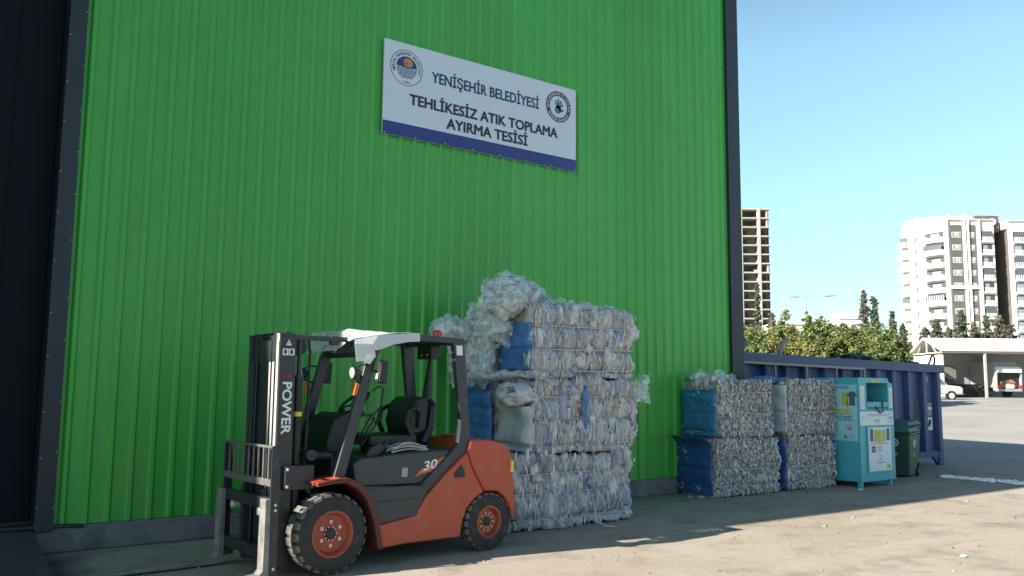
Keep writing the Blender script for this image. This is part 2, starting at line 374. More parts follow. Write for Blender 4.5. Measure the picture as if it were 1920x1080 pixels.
gf = gn.new('ShaderNodeMath'); gf.operation = 'FLOOR'; gl(gm.outputs[0], gf.inputs[0]); gw = gn.new('ShaderNodeTexWhiteNoise'); gw.noise_dimensions = '1D'; gl(gf.outputs[0], gw.inputs['W'])
gr = gn.new('ShaderNodeMapRange'); gr.inputs[3].default_value = .93; gr.inputs[4].default_value = 1.05; gl(gw.outputs['Value'], gr.inputs[0])
gx = gn.new('ShaderNodeMix'); gx.data_type = 'RGBA'; gx.blend_type = 'MULTIPLY'; gx.inputs[0].default_value = 1
bc_ = gn['Principled BSDF'].inputs['Base Color']; gl(bc_.links[0].from_socket, gx.inputs[6]); gl(gr.outputs[0], gx.inputs[7]); gl(gx.outputs[2], bc_)
# trims with a row of screw heads on each edge
def trim(x0, x1, ret):
    t = MB(); t.box(x0, x1, -.062, .02, .22, 9.16)
    for e in (x0+.012, x1-.012):
        z = .45
        while z < 9: t.cyl((e, -.062, z), (e, -.070, z), .009, n=8, mi=1); z += rnd.uniform(.42, .62)
    if ret: t.box(x1-.004, x1+.006, -.055, .3, .22, 9.16)
    wl(t, 'corner_trim', [NAVY, M('screw heads', (.25, .27, .28), .4, .5)], bevel=.004)
trim(1.31, 1.475, 0); trim(11.755, 12.07, 1)
p = MB()
p.prism([(1.305, 0), (11.98, 0), (11.98, .258), (1.46, .258), (1.45, .215), (1.305, .215)], -.035, .2)
o = wl(p, 'plinth', CONC, bevel=.02)
s = MB(); s.box(12.0, 12.064, .31, 19.9, 0, 9.15); s.box(BX0, 12.0, 19.8, 19.9, 0, 9.15); s.box(BX0, BX0+.1, .4, 19.8, 0, 9.15); s.box(1.5, 12, .21, .3, 0, 9.15)
wl(s, 'side_wall', NAVY)
EDGE = [(BX0, 7.7), (-10.5, 8.05), (-7, 8.95), (-4, 9.3), (1.3, 9.3), (BX1, 9.25)]
s = MB(); s.prism([(BX0, 0), (-3.2, 0), (-3.2, 9.1), (1.308, 9.1), (BX1, 9.1)]+[(q[0], q[1]-.02) for q in EDGE[::-1]], .0, .1); wl(s, 'front_gable', NAVY)
r_ = MB(); n_ = len(EDGE)
for dz in (0, .1): r_.v += [(x_, y_, z_+dz+rise) for y_, rise in ((-.02, 0), (10, .9), (20, 0)) for x_, z_ in EDGE]
for L_ in (0, 1):
    for j in range(2):
        for i in range(n_-1): q_ = L_*3*n_+j*n_+i; r_.f.append((q_, q_+1, q_+n_+1, q_+n_)); r_.m.append(0); r_.c.append(None)
for i in range(n_-1): r_.f.append((i, i+1, 3*n_+i+1, 3*n_+i)); r_.m.append(0); r_.c.append(None)
wl(r_, 'roof', ROOFM)
d = MB(); d.box(-3.2, 1.308, .28, .34, .28, 9.1)
for k in range(11): d.box(-3.19+k*.41, -3.19+k*.41+.39, .272, .28, .30, 9.0)
wl(d, 'sliding_door', DOORDARK, bevel=.01)
jb = MB(); jb.box(1.309, 1.498, .021, .36, 0, 9.1); wl(jb, 'door_jamb', DOORDARK)
rl = MB(); rl.box(-3.2, 1.308, .20, .26, .262, .30); rl.tube([(.9, -.03, .275), (1.6, -.05, .262), (1.75, -.05, .25)], .02); wl(rl, 'door_rail', BLACK)
rp = MB(); rp.prism([(-2.6, .004), (-2.6, 0), (.30, 0), (.30, .235), (-.1, .23), (-1.1, .09)], -4, 1.30, axis='x')
rp.build('entrance_ramp', RAMPM, kind='structure', bevel=.03)

# ---- sign board
SX0, SX1, SZ0, SZ1 = 4.959, 8.226, 4.905, 6.178
sg = empty('facility_sign', ((SX0+SX1)/2, -.03, SZ0), label='large white and blue facility sign with two round emblems fixed high on the green wall', cat='sign')
def sl(mb, *a, **k):
    mb.v = [(q[0]-(SX0+SX1)/2, q[1]+.03, q[2]-SZ0) for q in mb.v]; return mb.build(*a, parent=sg, **k)
b = MB(); b.box(SX0, SX1, -.058, -.03, SZ0, SZ1); sl(b, 'panel', SIGNW, bevel=.004)
b = MB(); b.box(SX0+.001, SX1-.001, -.0605, -.0575, SZ0+.001, SZ0+.178); sl(b, 'blue_band', SIGNB)
ex, ez, YS = (1, 0, 0), (0, 0, 1), -.0615
t = MB(); [text_on(t, 'YENİŞEHİR BELEDİYESİ', (5.682+dx, YS-.0003*k, 5.738+dz), ex, ez, 1.825, .142) for k, (dx, dz) in enumerate(((0, 0), (.005, 0), (-.005, 0), (0, .004), (0, -.004)))]; sl(t, 'municipality_lettering', INKB)
t = MB()
for k, (dx, dz) in enumerate(((0, 0), (.007, 0), (-.007, 0), (0, .005), (0, -.005), (.005, .004), (-.005, -.004))):
    text_on(t, 'TEHLİKESİZ ATIK TOPLAMA', (5.350+dx, YS-.0003*k, 5.362+dz), ex, ez, 2.510, .138)
    text_on(t, 'AYIRMA TESİSİ', (5.928+dx, YS-.0003*k, 5.145+dz), ex, ez, 1.372, .138)
sl(t, "facility_lettering", INK)
EC = (5.292, YS, 5.845); m = MB()
disc(m, EC, .236, .243, ex, ez, 0); arc_text(m, 'MERSİN YENİŞEHİR BELEDİYESİ', EC, .196, R(200), R(-20), .036, ex, ez, 0, 0)
arc_text(m, '1994', EC, .2, R(-106), R(-74), .034, ex, ez, 0, 0, inside=True)
disc(m, (EC[0], YS, EC[2]+.0), 0, .155, ex, ez, 1, a0=R(4), a1=R(176))
for k in range(6):                                   # wave lines
    z = EC[2]-.012-k*.024; hw = math.sqrt(max(.001, .155**2-(z-EC[2])**2)); npt = 36; vv = []
    for i in range(npt+1):
        xx = EC[0]-hw+2*hw*i/npt; zz = z+.007*math.sin((xx-EC[0])*95+k*.6); vv += [(xx, YS, zz-.006), (xx, YS, zz+.005)]
    m.add(vv, [(2*i, 2*i+2, 2*i+3, 2*i+1) for i in range(npt)], 1)
disc(m, (EC[0]+.008, YS-.0015, EC[2]+.072), 0, .058, ex, ez, 2); disc(m, (EC[0]+.038, YS-.001, EC[2]+.07), 0, .055, ex, ez, 3)
disc(m, (EC[0]-.004, YS-.003, EC[2]+.062), 0, .03, ex, ez, 4)
sl(m, 'round_seal', [INKB, SIGNB, M('seal orange', (.62, .22, .05), .5), M('seal green', (.12, .35, .10), .5), M('seal red', (.6, .10, .05), .5)])
EC = (7.882, YS, 5.846); m = MB(); disc(m, EC, .168, .238, ex, ez, 0)
E2 = (EC[0], YS-.0015, EC[2])
arc_text(m, 'İKLİM DEĞİŞİKLİĞİ VE SIFIR ATIK', E2, .203, R(195), R(-15), .034, ex, ez, 0, 1); arc_text(m, 'YENİŞEHİR BELEDİYESİ', E2, .203, R(207), R(333), .034, ex, ez, 0, 1, inside=True)
disc(m, (EC[0]-.203, YS-.0015, EC[2]-.02), 0, .014, ex, ez, 1, 12); disc(m, (EC[0]+.203, YS-.0015, EC[2]-.02), 0, .014, ex, ez, 1, 12)
hc = (EC[0]-.01, EC[2]-.045)                         # open hand
disc(m, (hc[0], YS, hc[1]), 0, .062, ex, ez, 2, 20)
for a, l, r0 in ((108, .15, .017), (86, .172, .018), (66, .165, .018), (44, .14, .016), (-2, .115, .019)):
    aa = R(a); e = (math.cos(aa), math.sin(aa)); q = (-e[1], e[0])
    pts = [(hc[0]+e[0]*t_+q[0]*w_, YS, hc[1]+e[1]*t_+q[1]*w_) for t_, w_ in ((.02, r0), (l-.012, r0*.85), (l, 0), (l-.012, -r0*.85), (.02, -r0))]
    m.add(pts, [(4, 3, 2, 1, 0)], 2)
m.v = [(q[0], q[1]-.0002*(i % 1), q[2]) for i, q in enumerate(m.v)]
sl(m, 'hand_emblem', [M('emblem violet', (.06, .03, .12), .5), WHITEP, M('emblem hand', (.08, .17, .19), .5)])
m = MB()
for i in range(8):
    xx = SX0+.03+(SX1-SX0-.06)*i/7
    for z in (SZ0+.02, SZ1-.02): m = MB(); m.cyl((xx, -.058, z), (xx, -.064, z), .008, n=8); sl(m, 'fixing_screw', STEEL)

# ================================================================== FORKLIFT (x rearwards from the front axle, y away from the camera, near tyre face at y=0)
FA = R(4.0)
fk = empty('forklift', (3.349, -2.448, 0), FA, label='orange red forklift truck with a white sheet on its roof by the green wall', cat='forklift')
def wheel(x, r, y0, y1, rimr, far):
    """tyre with chunky lugs, and a dished rim with bolts; outer face towards -y (near) or +y (far)"""
    s = 1 if far else -1; yo, yi = (y1, y0) if far else (y0, y1); wd = abs(yo-yi); t = MB()
    pr = [(rimr*.98, -.004), (rimr+.02, 0.004), (r*.80, .0), (r*.93, -.012), (r*.965, -.03), (r*.965, -wd+.03), (r*.93, -wd+.012), (rimr, -wd)]
    t.lathe([(a, h*s) for a, h in pr], (x, yo, r), 'y', 48)
    n = 22
    for k in range(n):
        for side in (0, 1):
            a = 2*math.pi*(k+side*.5)/n; w_ = 2*math.pi/n*.33
            ya, yb = (yo-s*.004, yo-s*wd*.54) if side == 0 else (yi+s*.004, yo-s*wd*.46)
            v = []
            for rr, ys_ in ((r*.925, ya), (r*.985, ya-s*.012*(1 if side == 0 else -1)), (r*1.0, ya-s*.03*(1 if side == 0 else -1)), (r*1.0, yb), (r*.95, yb)):
                sk = (.35*w_ if rr == r and ys_ == yb else 0)
                for q in (-1, 1):
                    b_ = a+q*w_*(1 if rr > r*.93 else .8)+sk; v.append((x+rr*math.cos(b_), ys_, r+rr*math.sin(b_)))
            t.add(v, [(2*i, 2*i+2, 2*i+3, 2*i+1) for i in range(4)]+[(0, 8, 6, 4, 2), (1, 3, 5, 7, 9)], 1)
    o = t.build('tyre', [RUBBER, TREAD], fk)
    m = MB(); yy = lambda h: h*s
    m.lathe([(a, yy(h)) for a, h in ((rimr, -.05), (rimr+.006, .0), (rimr-.012, .004), (rimr-.022, -.012), (rimr*.80, -.05), (rimr*.72, -.055), (.0001, -.055))], (x, yo, r), 'y', 40)
    m.lathe([(a, yy(h)) for a, h in ((.052, -.056), (.050, -.035), (.036, -.03), (.0001, -.028))], (x, yo, r), 'y', 20, 1)
    big = .104 if rimr > .18 else .088; nb, ns = (6, 10) if rimr > .18 else (10, 10)
    for k in range(nb):
        a = 2*math.pi*k/nb+R(30)
        px, pz = x+big*math.cos(a), r+big*math.sin(a); br = .017 if nb == 6 else .009
        m.cyl((px, yo+yy(-.055), pz), (px, yo+yy(-.043), pz), br, n=12, mi=2); m.cyl((px, yo+yy(-.043), pz), (px, yo+yy(-.03), pz), br*.55, n=6, mi=2)
    for k in range(ns):
        a = 2*math.pi*k/ns; px, pz = x+.058*math.cos(a), r+.058*math.sin(a)
        m.cyl((px, yo+yy(-.055), pz), (px, yo+yy(-.042), pz), .007, n=8, mi=2)
    m.build('rim', [RIMRED, BLACK, BOLTM], o, smooth=False)
    for q in (o, bpy.data.objects[o.name]): pass
    return o
wheel(0.0, .355, 0, .235, .20, False); wheel(0.0, .355, .945, 1.18, .20, True)
wheel(1.81, .293, .03, .22, .155, False); wheel(1.81, .293, .96, 1.15, .155, True)

def both(fn, name, mat, **k):                 # a near part and its far twin
    for fl in (0, 1):
        m = MB(); fn(m, (lambda y: 1.18-y) if fl else (lambda y: y)); m.build(name, mat, fk, **k)
BODY = [(.54, .165), (.81, .178), (1.456, .173), (1.486, .321), (1.538, .443), (1.63, .536), (1.757, .597), (1.676, .72), (1.597, .85), (1.53, 1.01), (1.248, .789), (1.03, .597), (.923, .433), (.507, .377)]
HOLE = []
both(lambda m, Y: m.prism(BODY, Y(.055), Y(.19)), 'body_panel', ORANGE, bevel=.014)
both(lambda m, Y: m.prism([(1.345, .80), (1.40, .795), (1.515, .765), (1.49, .80), (1.435, .905)] if False else [(1.36, .80), (1.455, .893), (1.492, .84), (1.512, .762), (1.378, .757)], Y(.0525), Y(.06)), 'vent_opening', BLACK, bevel=.002)
CW = [(1.537, 1.012), (1.57, 1.137), (1.70, 1.135), (1.846, 1.12), (2.0, 1.085), (2.09, 1.03), (2.125, .95), (2.145, .81), (2.168, .63), (2.18, .467), (2.172, .346), (2.125, .285), (2.11, .40), (2.03, .523), (1.93, .587), (1.762, .600), (1.683, .72), (1.604, .85)]
m = MB(); m.prism(CW, .05, 1.13); cw = m.build('counterweight', ORANGE, fk, bevel=.045, seg=3)
m = MB(); m.box(1.60, 1.75, .30, .62, 1.135, 1.165); m.build('filler_cap', ORANGE, cw, bevel=.012)
both(lambda m, Y: (m.box(2.055, 2.125, Y(.045), Y(.16), .80, .885, 0), m.box(2.105, 2.152, Y(.043), Y(.15), .775, .895, 1)), 'tail_light', [REDL, YELLOWL], bevel=.008)
m = MB(); m.box(-.12, 1.55, .24, .94, .17, .58); m.box(-.08, .08, .1, 1.08, .28, .43); m.box(1.5, 2.05, .25, .93, .28, .62); m.build('chassis', BLACK, fk, bevel=.02)
both(lambda m, Y: (m.prism([(.30, .745), (1.06, .70), (1.045, .597), (.93, .433), (.507, .38), (.45, .55)], Y(.075), Y(.30)), m.box(.36, 1.03, Y(.073), Y(.08), .585, .593, 1), m.box(.30, 1.05, Y(.074), Y(.08), .712, .722, 1)), 'step_panel', [DGREY, BLACK], bevel=.006)
m = MB(); m.prism([(.28, .735), (.25, .95), (.33, 1.0), (.9, 1.03), (1.45, 1.035), (1.52, 1.0), (1.085, .712)], .115, 1.065); hood = m.build('engine_cover', DGREY, fk, bevel=.02)
m = MB(); m.prism([(.785, .80), (.850, .80), (.850, .885), (.785, .885)], .111, .1155); m.build('sticker', PGY, hood)
m = MB(); y = .1125
m.add([(.93, y, .79), (1.02, y, .82), (1.20, y, .84), (1.30, y, .975), (1.23, y, .955), (1.13, y, .89), (1.02, y, .865)], [(0, 1, 2, 3, 4, 5, 6)], 0)
text_on(m, '30', (1.035, y-.0015, .845), (1, .0, .15), (.15, 0, 1), .16, .085, .02, 1); m.build('number_decal', [DECALOR, WHITEP], hood)
# overhead guard
def guard(m, Y):
    m.prism([(1.363, 2.095), (1.466, 1.297), (1.44, 1.102), (1.32, .987), (.985, .715), (1.06, .622), (1.564, 1.024), (1.593, 1.148), (1.50, 2.165), (1.36, 2.165)], Y(.085), Y(.15))
both(guard, 'rear_pillar', DGREY, bevel=.012)
both(lambda m, Y: m.prism([(.035, .80), (.15, .795), (.455, 1.90), (.53, 2.06), (.66, 2.125), (.66, 2.19), (.55, 2.17), (.43, 2.10), (.36, 1.95), (.315, 1.77)], Y(.10), Y(.165)), 'front_pillar', DGREY, bevel=.012)
both(lambda m, Y: m.prism([(.66, 2.128), (1.37, 2.112), (1.37, 2.17), (.66, 2.19)], Y(.09), Y(.155)), 'roof_rail', DGREY, bevel=.008)
m = MB()
m.box(1.40, 1.50, .15, 1.03, 2.10, 2.16); m.box(.60, .66, .165, 1.015, 2.135, 2.185)
for k in range(6): m.box(.74+k*.115, .765+k*.115, .155, 1.025, 2.125, 2.172)
m.build('roof_grille', DGREY, fk, bevel=.005)
m = MB()                                                  # perforated front crossmember
for k in range(9): m.bar((.46, .165+.094*k, 1.98), (.60, .185+.094*k, 2.13), .035, .02)
m.box(.575, .60, .165, 1.015, 2.12, 2.15); m.bar((.455, .165, 1.975), (.455, 1.015, 1.975), .03, .05); m.build('roof_front_plate', DGREY, fk)
m = MB(); m.box(1.36, 1.385, .087, .15, 1.0, 1.0); m = MB(); m.prism([(1.40, 1.99), (1.475, 1.99), (1.468, 2.09), (1.392, 2.09)], .0815, .086); m.build('pillar_sticker', WHITEP, fk)
m = MB(); m.lathe([(.06, 0), (.06, .03), (.045, .035), (.045, .04), (.05, .045), (.048, .10), (.03, .115), (.0001, .118)], (1.60, .72, 2.165), 'z', 20, 0); bc = m.build('beacon_base', BLACK, fk, smooth=False)
m = MB(); m.lathe([(.052, .046), (.052, .098), (.034, .118), (.0001, .121)], (1.60, .72, 2.165), 'z', 20); m.box(1.555, 1.56, .66, .78, 2.165, 2.17); m.build('beacon_lens', REDL, bc)
m = MB(); m.box(1.37, 1.50, .5, .76, 1.96, 2.10); m.box(1.364, 1.37, .56, .585, 1.99, 2.015, 1); m.box(1.364, 1.37, .66, .685, 1.99, 2.015, 1); m.build('control_box', [BLACK, PGY], fk, bevel=.01)
m = MB(); m.tube([(1.56, .9, 1.0), (1.57, .9, 1.3), (1.60, .9, 1.6), (1.64, .9, 1.97)], [.062, .06, .045, .022], 10); m.build('intake_stack', BLACK, fk)
# seat
m = MB(); m.box(.56, 1.10, .34, .86, 1.09, 1.19); m.prism([(.56, 1.16), (.60, 1.20), (1.08, 1.185), (1.1, 1.15)], .38, .82); m.box(.7, 1.05, .42, .78, 1.02, 1.09); st = m.build('seat_cushion', SEATM, fk, bevel=.035, seg=3)
m = MB(); m.prism([(1.06, 1.16), (1.02, 1.32), (1.06, 1.48), (1.13, 1.56), (1.22, 1.57), (1.27, 1.50), (1.24, 1.2)], .36, .84); m.build('seat_back', SEATM, fk, bevel=.05, seg=3)
m = MB()
for yy in (.33, .87):
    m = MB(); m.tube([(1.03, yy, 1.18), (.97, yy, 1.30), (1.0, yy, 1.42), (1.08, yy, 1.46), (1.14, yy, 1.40), (1.13, yy, 1.25)], .026, 8); m.build('armrest', SEATM, fk)
m = MB(); m.tube([(1.22, .40, 1.1), (1.3, .40, 1.25), (1.34, .42, 1.45), (1.36, .5, 1.5)], .05, 8); m.build('seat_bracket', SEATM, fk)
# cowl, wheel, levers
m = MB(); m.prism([(.17, .74), (.17, 1.16), (.24, 1.36), (.38, 1.42), (.46, 1.32), (.44, 1.1), (.40, .74)], .48, .98); m.prism([(.1, .74), (.1, 1.02), (.2, 1.06), (.3, .98), (.3, .74)], .25, 1.02); m.build('dashboard', BLACK, fk, bevel=.03)
m = MB(); cW = Vector((.55, .66, 1.50)); na = Vector((-.62, 0, .78)); e1 = Vector((0, 1, 0)); e2 = na.cross(e1)
m.tube([cW+(e1*math.cos(a)+e2*math.sin(a))*.17 for a in [2*math.pi*k/28 for k in range(28)]], .016, 8, closed=True)
for a in (R(30), R(150), R(270)): m.bar(cW-na*.02, cW+(e1*math.cos(a)+e2*math.sin(a))*.165, .03, .014)
m.tube([cW+e2*.14, cW+e2*.14+na*.06], .024, 8); m.tube([cW, cW-na*.16], .035, 10); m.build('steering_wheel', BLACK, fk)
m = MB()
for k, yy in enumerate((.30, .36, .42)): m.tube([(.44, yy, 1.10), (.56, yy, 1.26+.02*k), (.60, yy, 1.30+.03*k)], .008, 6); m.lathe([(.0001, -.02), (.018, -.01), (.02, .01), (.0001, .025)], (.60, yy, 1.32+.03*k), 'z', 10)
m.tube([(.45, .2, .95), (.60, .2, 1.07), (.66, .2, 1.13)], .03, 8); m.prism([(.30, .80), (.42, .83), (.52, 1.0), (.60, 1.06), (.58, 1.13), (.46, 1.08), (.38, .95)], .17, .21); m.build('control_levers', BLACK, fk)
m = MB(); m.tube([(.40, .06, 1.62), (.47, .06, 1.67), (.52, .06, 1.64), (.50, .06, 1.48), (.42, .06, 1.40), (.33, .09, 1.39)], .010, 6); m.build('grab_handle', BLACK, fk)
# lamps, indicators, mirrors
def lamp(m, Y):
    m.lathe([(.0001, .07), (.03, .07), (.056, .03), (.06, .0), (.054, -.008)], (.185, Y(.07), 1.79), 'x', 18, 0); m.lathe([(.052, -.004), (.03, -.012), (.0001, -.014)], (.185, Y(.07), 1.79), 'x', 18, 1)
    m.tube([(.22, Y(.07), 1.74), (.28, Y(.09), 1.70), (.32, Y(.13), 1.72)], .012, 6, 0); m.tube([(.22, Y(.07), 1.84), (.3, Y(.06), 1.87), (.37, Y(.1), 1.86)], .008, 6, 0)
both(lamp, 'headlight', [BLACK, GLASSY])
both(lambda m, Y: m.prism([(.205, 1.58), (.245, 1.575), (.278, 1.69), (.235, 1.70)], Y(.075), Y(.125)), 'turn_signal', AMBER, bevel=.008)
def mirror(m, Y):
    m.prism([(.435, 1.70), (.52, 1.69), (.535, 1.90), (.46, 1.92)], Y(.00), Y(.09) , 0); m.tube([(.40, Y(.12), 1.83), (.45, Y(.05), 1.80)], .012, 6, 0)
both(mirror, 'mirror', [BLACK], bevel=.02)
m = MB(); m.add([(.4335, .02, 1.735), (.4335, .075, 1.735), (.446, .075, 1.80), (.446, .02, 1.80)], [(0, 1, 2, 3)]); m.build('mirror_glass', GLASSY, fk)
# front fenders
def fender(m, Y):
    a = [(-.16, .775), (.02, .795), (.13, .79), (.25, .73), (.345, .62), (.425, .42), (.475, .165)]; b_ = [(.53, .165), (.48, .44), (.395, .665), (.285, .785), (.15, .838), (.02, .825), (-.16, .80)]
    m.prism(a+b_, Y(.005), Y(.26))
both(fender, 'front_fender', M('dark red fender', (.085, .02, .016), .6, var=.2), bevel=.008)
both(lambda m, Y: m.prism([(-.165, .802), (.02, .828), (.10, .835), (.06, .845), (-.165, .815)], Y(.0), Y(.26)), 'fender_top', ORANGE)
# mast
def mast(m, Y):
    m.box(-.455, -.30, Y(.25), Y(.335), .07, 2.14, 0)
    m.box(-.44, -.32, Y(.337), Y(.41), .09, 2.15, 0); m.box(-.43, -.33, Y(.412), Y(.47), .09, 2.13, 0)
    for a, b_ in ((.270, .318), (.352, .394), (.428, .460)):
        m.box(-.460, -.4555, Y(a), Y(b_), .12, 1.88 if a > .3 else 2.13, 1 if Y(0) == 0 else 2)  # sunlight on near strips, shade on far ones, put into their colours
both(mast, 'mast_rail', [MASTM, PALEMETAL, DGREY], bevel=.004)
m = MB(); m.box(-.435, -.43, .475, .705, .2, 2.08); m.build('mast_guard', MASTM, fk)
m = MB()
for z in (.3, 1.05, 2.06): m.box(-.36, -.31, .34, .84, z, z+.10)
m.box(-.34, -.33, .47, .71, .15, 2.0); m.box(-.40, -.33, .47, .71, 2.0, 2.13); m.build('mast_crossmember', MASTM, fk, bevel=.006)
m = MB()
for yy in (.50, .56, .62, .68): m.tube([(-.38, yy, .35), (-.385, yy, 1.2), (-.38, yy, 2.03)], .011, 6)
m.tube([(-.40, .59, .3), (-.42, .60, 1.0), (-.38, .60, 1.25)], .016, 6); m.build('mast_hoses', BLACK, fk)
def cyl_(m, Y):
    m.cyl((-.235, Y(.31), .2), (-.235, Y(.31), 1.75), .04, n=14); m.cyl((-.235, Y(.31), 1.75), (-.235, Y(.31), 2.1), .02, n=12, mi=1)
    m.cyl((-.235, Y(.31), 1.735), (-.235, Y(.31), 1.765), .047, n=14, mi=1); m.cyl((-.235, Y(.31), 1.39), (-.235, Y(.31), 1.43), .0415, n=14, mi=2)
    m.lathe([(.0001, -.02), (.075, -.02), (.075, .02), (.0001, .02)], (-.235, Y(.33), 2.02), 'y', 20, 0)
    m.tube([(-.2, Y(.33), 2.08), (-.14, Y(.33), 2.10), (-.12, Y(.33), 1.98), (-.125, Y(.33), 1.3), (-.15, Y(.32), .9)], .014, 6, 0)
both(cyl_, 'lift_cylinder', [BLACK, DGREY, YELLOWL])
m = MB(); m.box(-.45, .42, .27, .31, 2.085, 2.13); m.box(-.46, -.40, .265, .315, 2.07, 2.135, 1); m.box(.06, .14, .262, .318, 2.05, 2.135); m.build('mast_stay', [DGREY, WHITEP], fk, bevel=.004)
def brk(m, Y):
    m.box(-.385, -.11, Y(.185), Y(.25), .745, .955, 0)
    for z in (.775, .925): m.box(-.380, -.357, Y(.178), Y(.186), z-.012, z+.014, 1); m.cyl((-.37, Y(.187), z), (-.37, Y(.175), z), .010, n=8, mi=1)
    m.cyl((-.15, Y(.22), 1.04), (.10, Y(.30), 1.02), .035, n=12); m.cyl((-.13, Y(.2), 1.04), (-.13, Y(.27), 1.04), .05, n=12, mi=0)
both(brk, 'tilt_bracket', [MASTM, STEEL], bevel=.004)
m = MB(); Z_ = Vector((0, 0, -1))
text_on(m, 'POWER', (-.415, .2485, 1.70), (0, 0, -1), (1, 0, 0), .47, .085, .025, 0)
m.build('mast_lettering', WHITEP, fk); m = MB()
m.prism([(-.42, 1.735), (-.335, 1.735), (-.335, 1.80), (-.36, 1.80), (-.36, 1.775), (-.395, 1.775), (-.395, 1.80), (-.42, 1.80)], .2475, .2495, 0); m.build('red_mark', DECALRED, fk); m = MB()
m.add([(-.40, .2485, 2.03), (-.345, .2485, 2.03), (-.372, .2485, 2.085)], [(0, 1, 2)], 0)
for a in (-.43, -.37): m.add([(a, .2485, 1.94), (a+.055, .2485, 1.94), (a+.055, .2485, 2.0), (a, .2485, 2.0)], [(0, 1, 2, 3)], 0); m.prism([(a+.018, 1.95), (a+.04, 1.952), (a+.036, 1.975), (a+.044, 1.985), (a+.022, 1.992), (a+.012, 1.972)], .2465, .2480, 2)
m.box(-.376, -.370, .2470, .2478, 2.045, 2.066, 2); m.build('warning_stickers', [WHITEP, DECALRED, BLACK], fk)
# carriage, backrest, forks
def side_plate(m, Y):
    m.prism([(-.575, .075), (-.495, .075), (-.495, .95), (-.515, 1.12), (-.545, 1.15), (-.575, 1.14)], Y(.065), Y(.085), 0)
    for z in (.11, .60, .645): m.cyl((-.53, Y(.066), z), (-.53, Y(.055), z), .014, n=10, mi=1)
    m.box(-.57, -.50, Y(.085), Y(.20), .1, .16, 0)
both(side_plate, 'carriage_plate', [MASTM, BOLTM], bevel=.003)
m = MB(); m.bar((-.56, .07, 1.135), (-.56, 1.11, 1.135), .03, .022); m.bar((-.56, .08, .83), (-.56, 1.10, .83), .03, .06)
for k in range(9): yy = .16+.107*k; m.bar((-.56, yy, .85), (-.56, yy, 1.13), .014, .022)
m.build('load_backrest', M('dusty backrest paint', (.11, .108, .10), .55, var=.3, vs_=14), fk, bevel=.003)
m = MB(); m.box(-.575, -.52, .085, 1.095, .60, .70); m.box(-.575, -.52, .085, 1.095, .17, .27); m.box(-.52, -.44, .36, .42, .15, .75); m.box(-.52, -.44, .76, .82, .15, .75)
for yy in (.30, .88): m.cyl((-.58, yy, .57), (-.5, yy, .57), .035, n=12, mi=1)
m.build('carriage', [MASTM, STEEL], fk, bevel=.004)
def fork(m, Y):
    m.prism([(-.625, .70), (-.58, .70), (-.577, .16), (-.577, .045), (-.60, .018), (-.70, .015), (-1.70, .022), (-1.72, .03), (-1.70, .04), (-.75, .066), (-.66, .075), (-.63, .11)], Y(.045), Y(.165), 0)
both(fork, 'fork', M('worn fork steel', (.19, .185, .175), .5, .0, var=.4, vs_=9, dirt=((.10, .095, .09), 7, .5, .2)), bevel=.005)

# white sheet lying over the guard and its loose front corner
def sheet(u, v):
    # u from the near edge to the far edge, v from the hanging front to the rear edge; flat between a few hard creases
    sm = min(1, u/.38); sm = sm*sm*(3-2*sm); fl_ = .195+.12*sm; zf = 2.105+.105*sm; rear = .925-.32*u; y = .06+1.09*u
    if v < .22:                                    # front part hanging down, clear film
        t = v/.22; hang = .02+.19*min(1, max(0, (u-.15)/.3))+.012*math.sin(u*9)
        return (fl_-.05*(1-t)+.03*math.sin(u*6)*(1-t), y, zf-hang*(1-t))
    t = (v-.22)/.78; z = zf+(2.187-zf)*min(1, t*1.25)**.8+.012*abs(math.sin(u*7+t*2))*(1-abs(2*t-1))
    if abs(u-.34) < .12 and t > .05: z += .018*(1-abs(u-.34)/.12)
    return (fl_+(rear-fl_)*t, y, z+.005*noise.noise((t*7, y*9, 3.)))
m = MB(); m.grid(sheet, 26, 30)
for k in range(len(m.f)):
    if (k // 26)/30 < .22: m.m[k] = 1
Y_ = .045
fl = [(.195, .06, 2.105), (.187, Y_, 2.06), (.206, Y_-.01, 1.894), (.27, Y_-.025, 1.90), (.338, Y_-.03, 1.872), (.405, Y_-.02, 1.95), (.385, Y_-.03, 2.005), (.45, Y_-.012, 2.012), (.62, Y_, 2.07), (.78, Y_+.005, 2.10), (.925, Y_+.01, 2.112), (.925, .06, 2.187), (.70, .06, 2.178), (.45, .06, 2.155), (.36, Y_-.035, 2.06)]
m.add(fl, [(0, 1, 14), (1, 2, 3, 14), (3, 4, 5, 14), (5, 6, 14), (6, 7, 14), (0, 14, 13), (14, 7, 13), (7, 8, 12, 13), (8, 9, 12), (9, 10, 11, 12)])
sh = m.build('plastic_sheet', [SHEETW, M('clear thin sheet', (.62, .66, .66), .3, var=.1, translucent=.3, trans=.5)]); sh.location = (3.349, -2.448, 0); sh.rotation_euler = (0, 0, FA)
sm = sh.modifiers.new('thick', 'SOLIDIFY'); sm.thickness = .003
tag(sh, 'crumpled white plastic sheet draped over the roof of the forklift', 'sheet')
# bundle of pale straps on the engine cover
m = MB()
for k in range(9):
    a = rnd.uniform(-.3, .3); pts = []
    for i in range(10): t_ = i/9; pts.append((.70+.42*t_+.02*math.sin(k+5*t_), .17+.025*k*.6+.03*math.sin(3*t_+k*2), 1.035+.02*math.sin(t_*math.pi)*(1+k % 3)+.012*(k % 4)))
    m.tube(pts, .008, 5)
sb = m.build('strap_bundle', M('pale strap', (.42, .43, .43), .7)); sb.location = (3.349, -2.448, 0); sb.rotation_euler = (0, 0, FA)
tag(sb, 'bundle of pale straps lying on the dark engine cover of the forklift', 'straps')

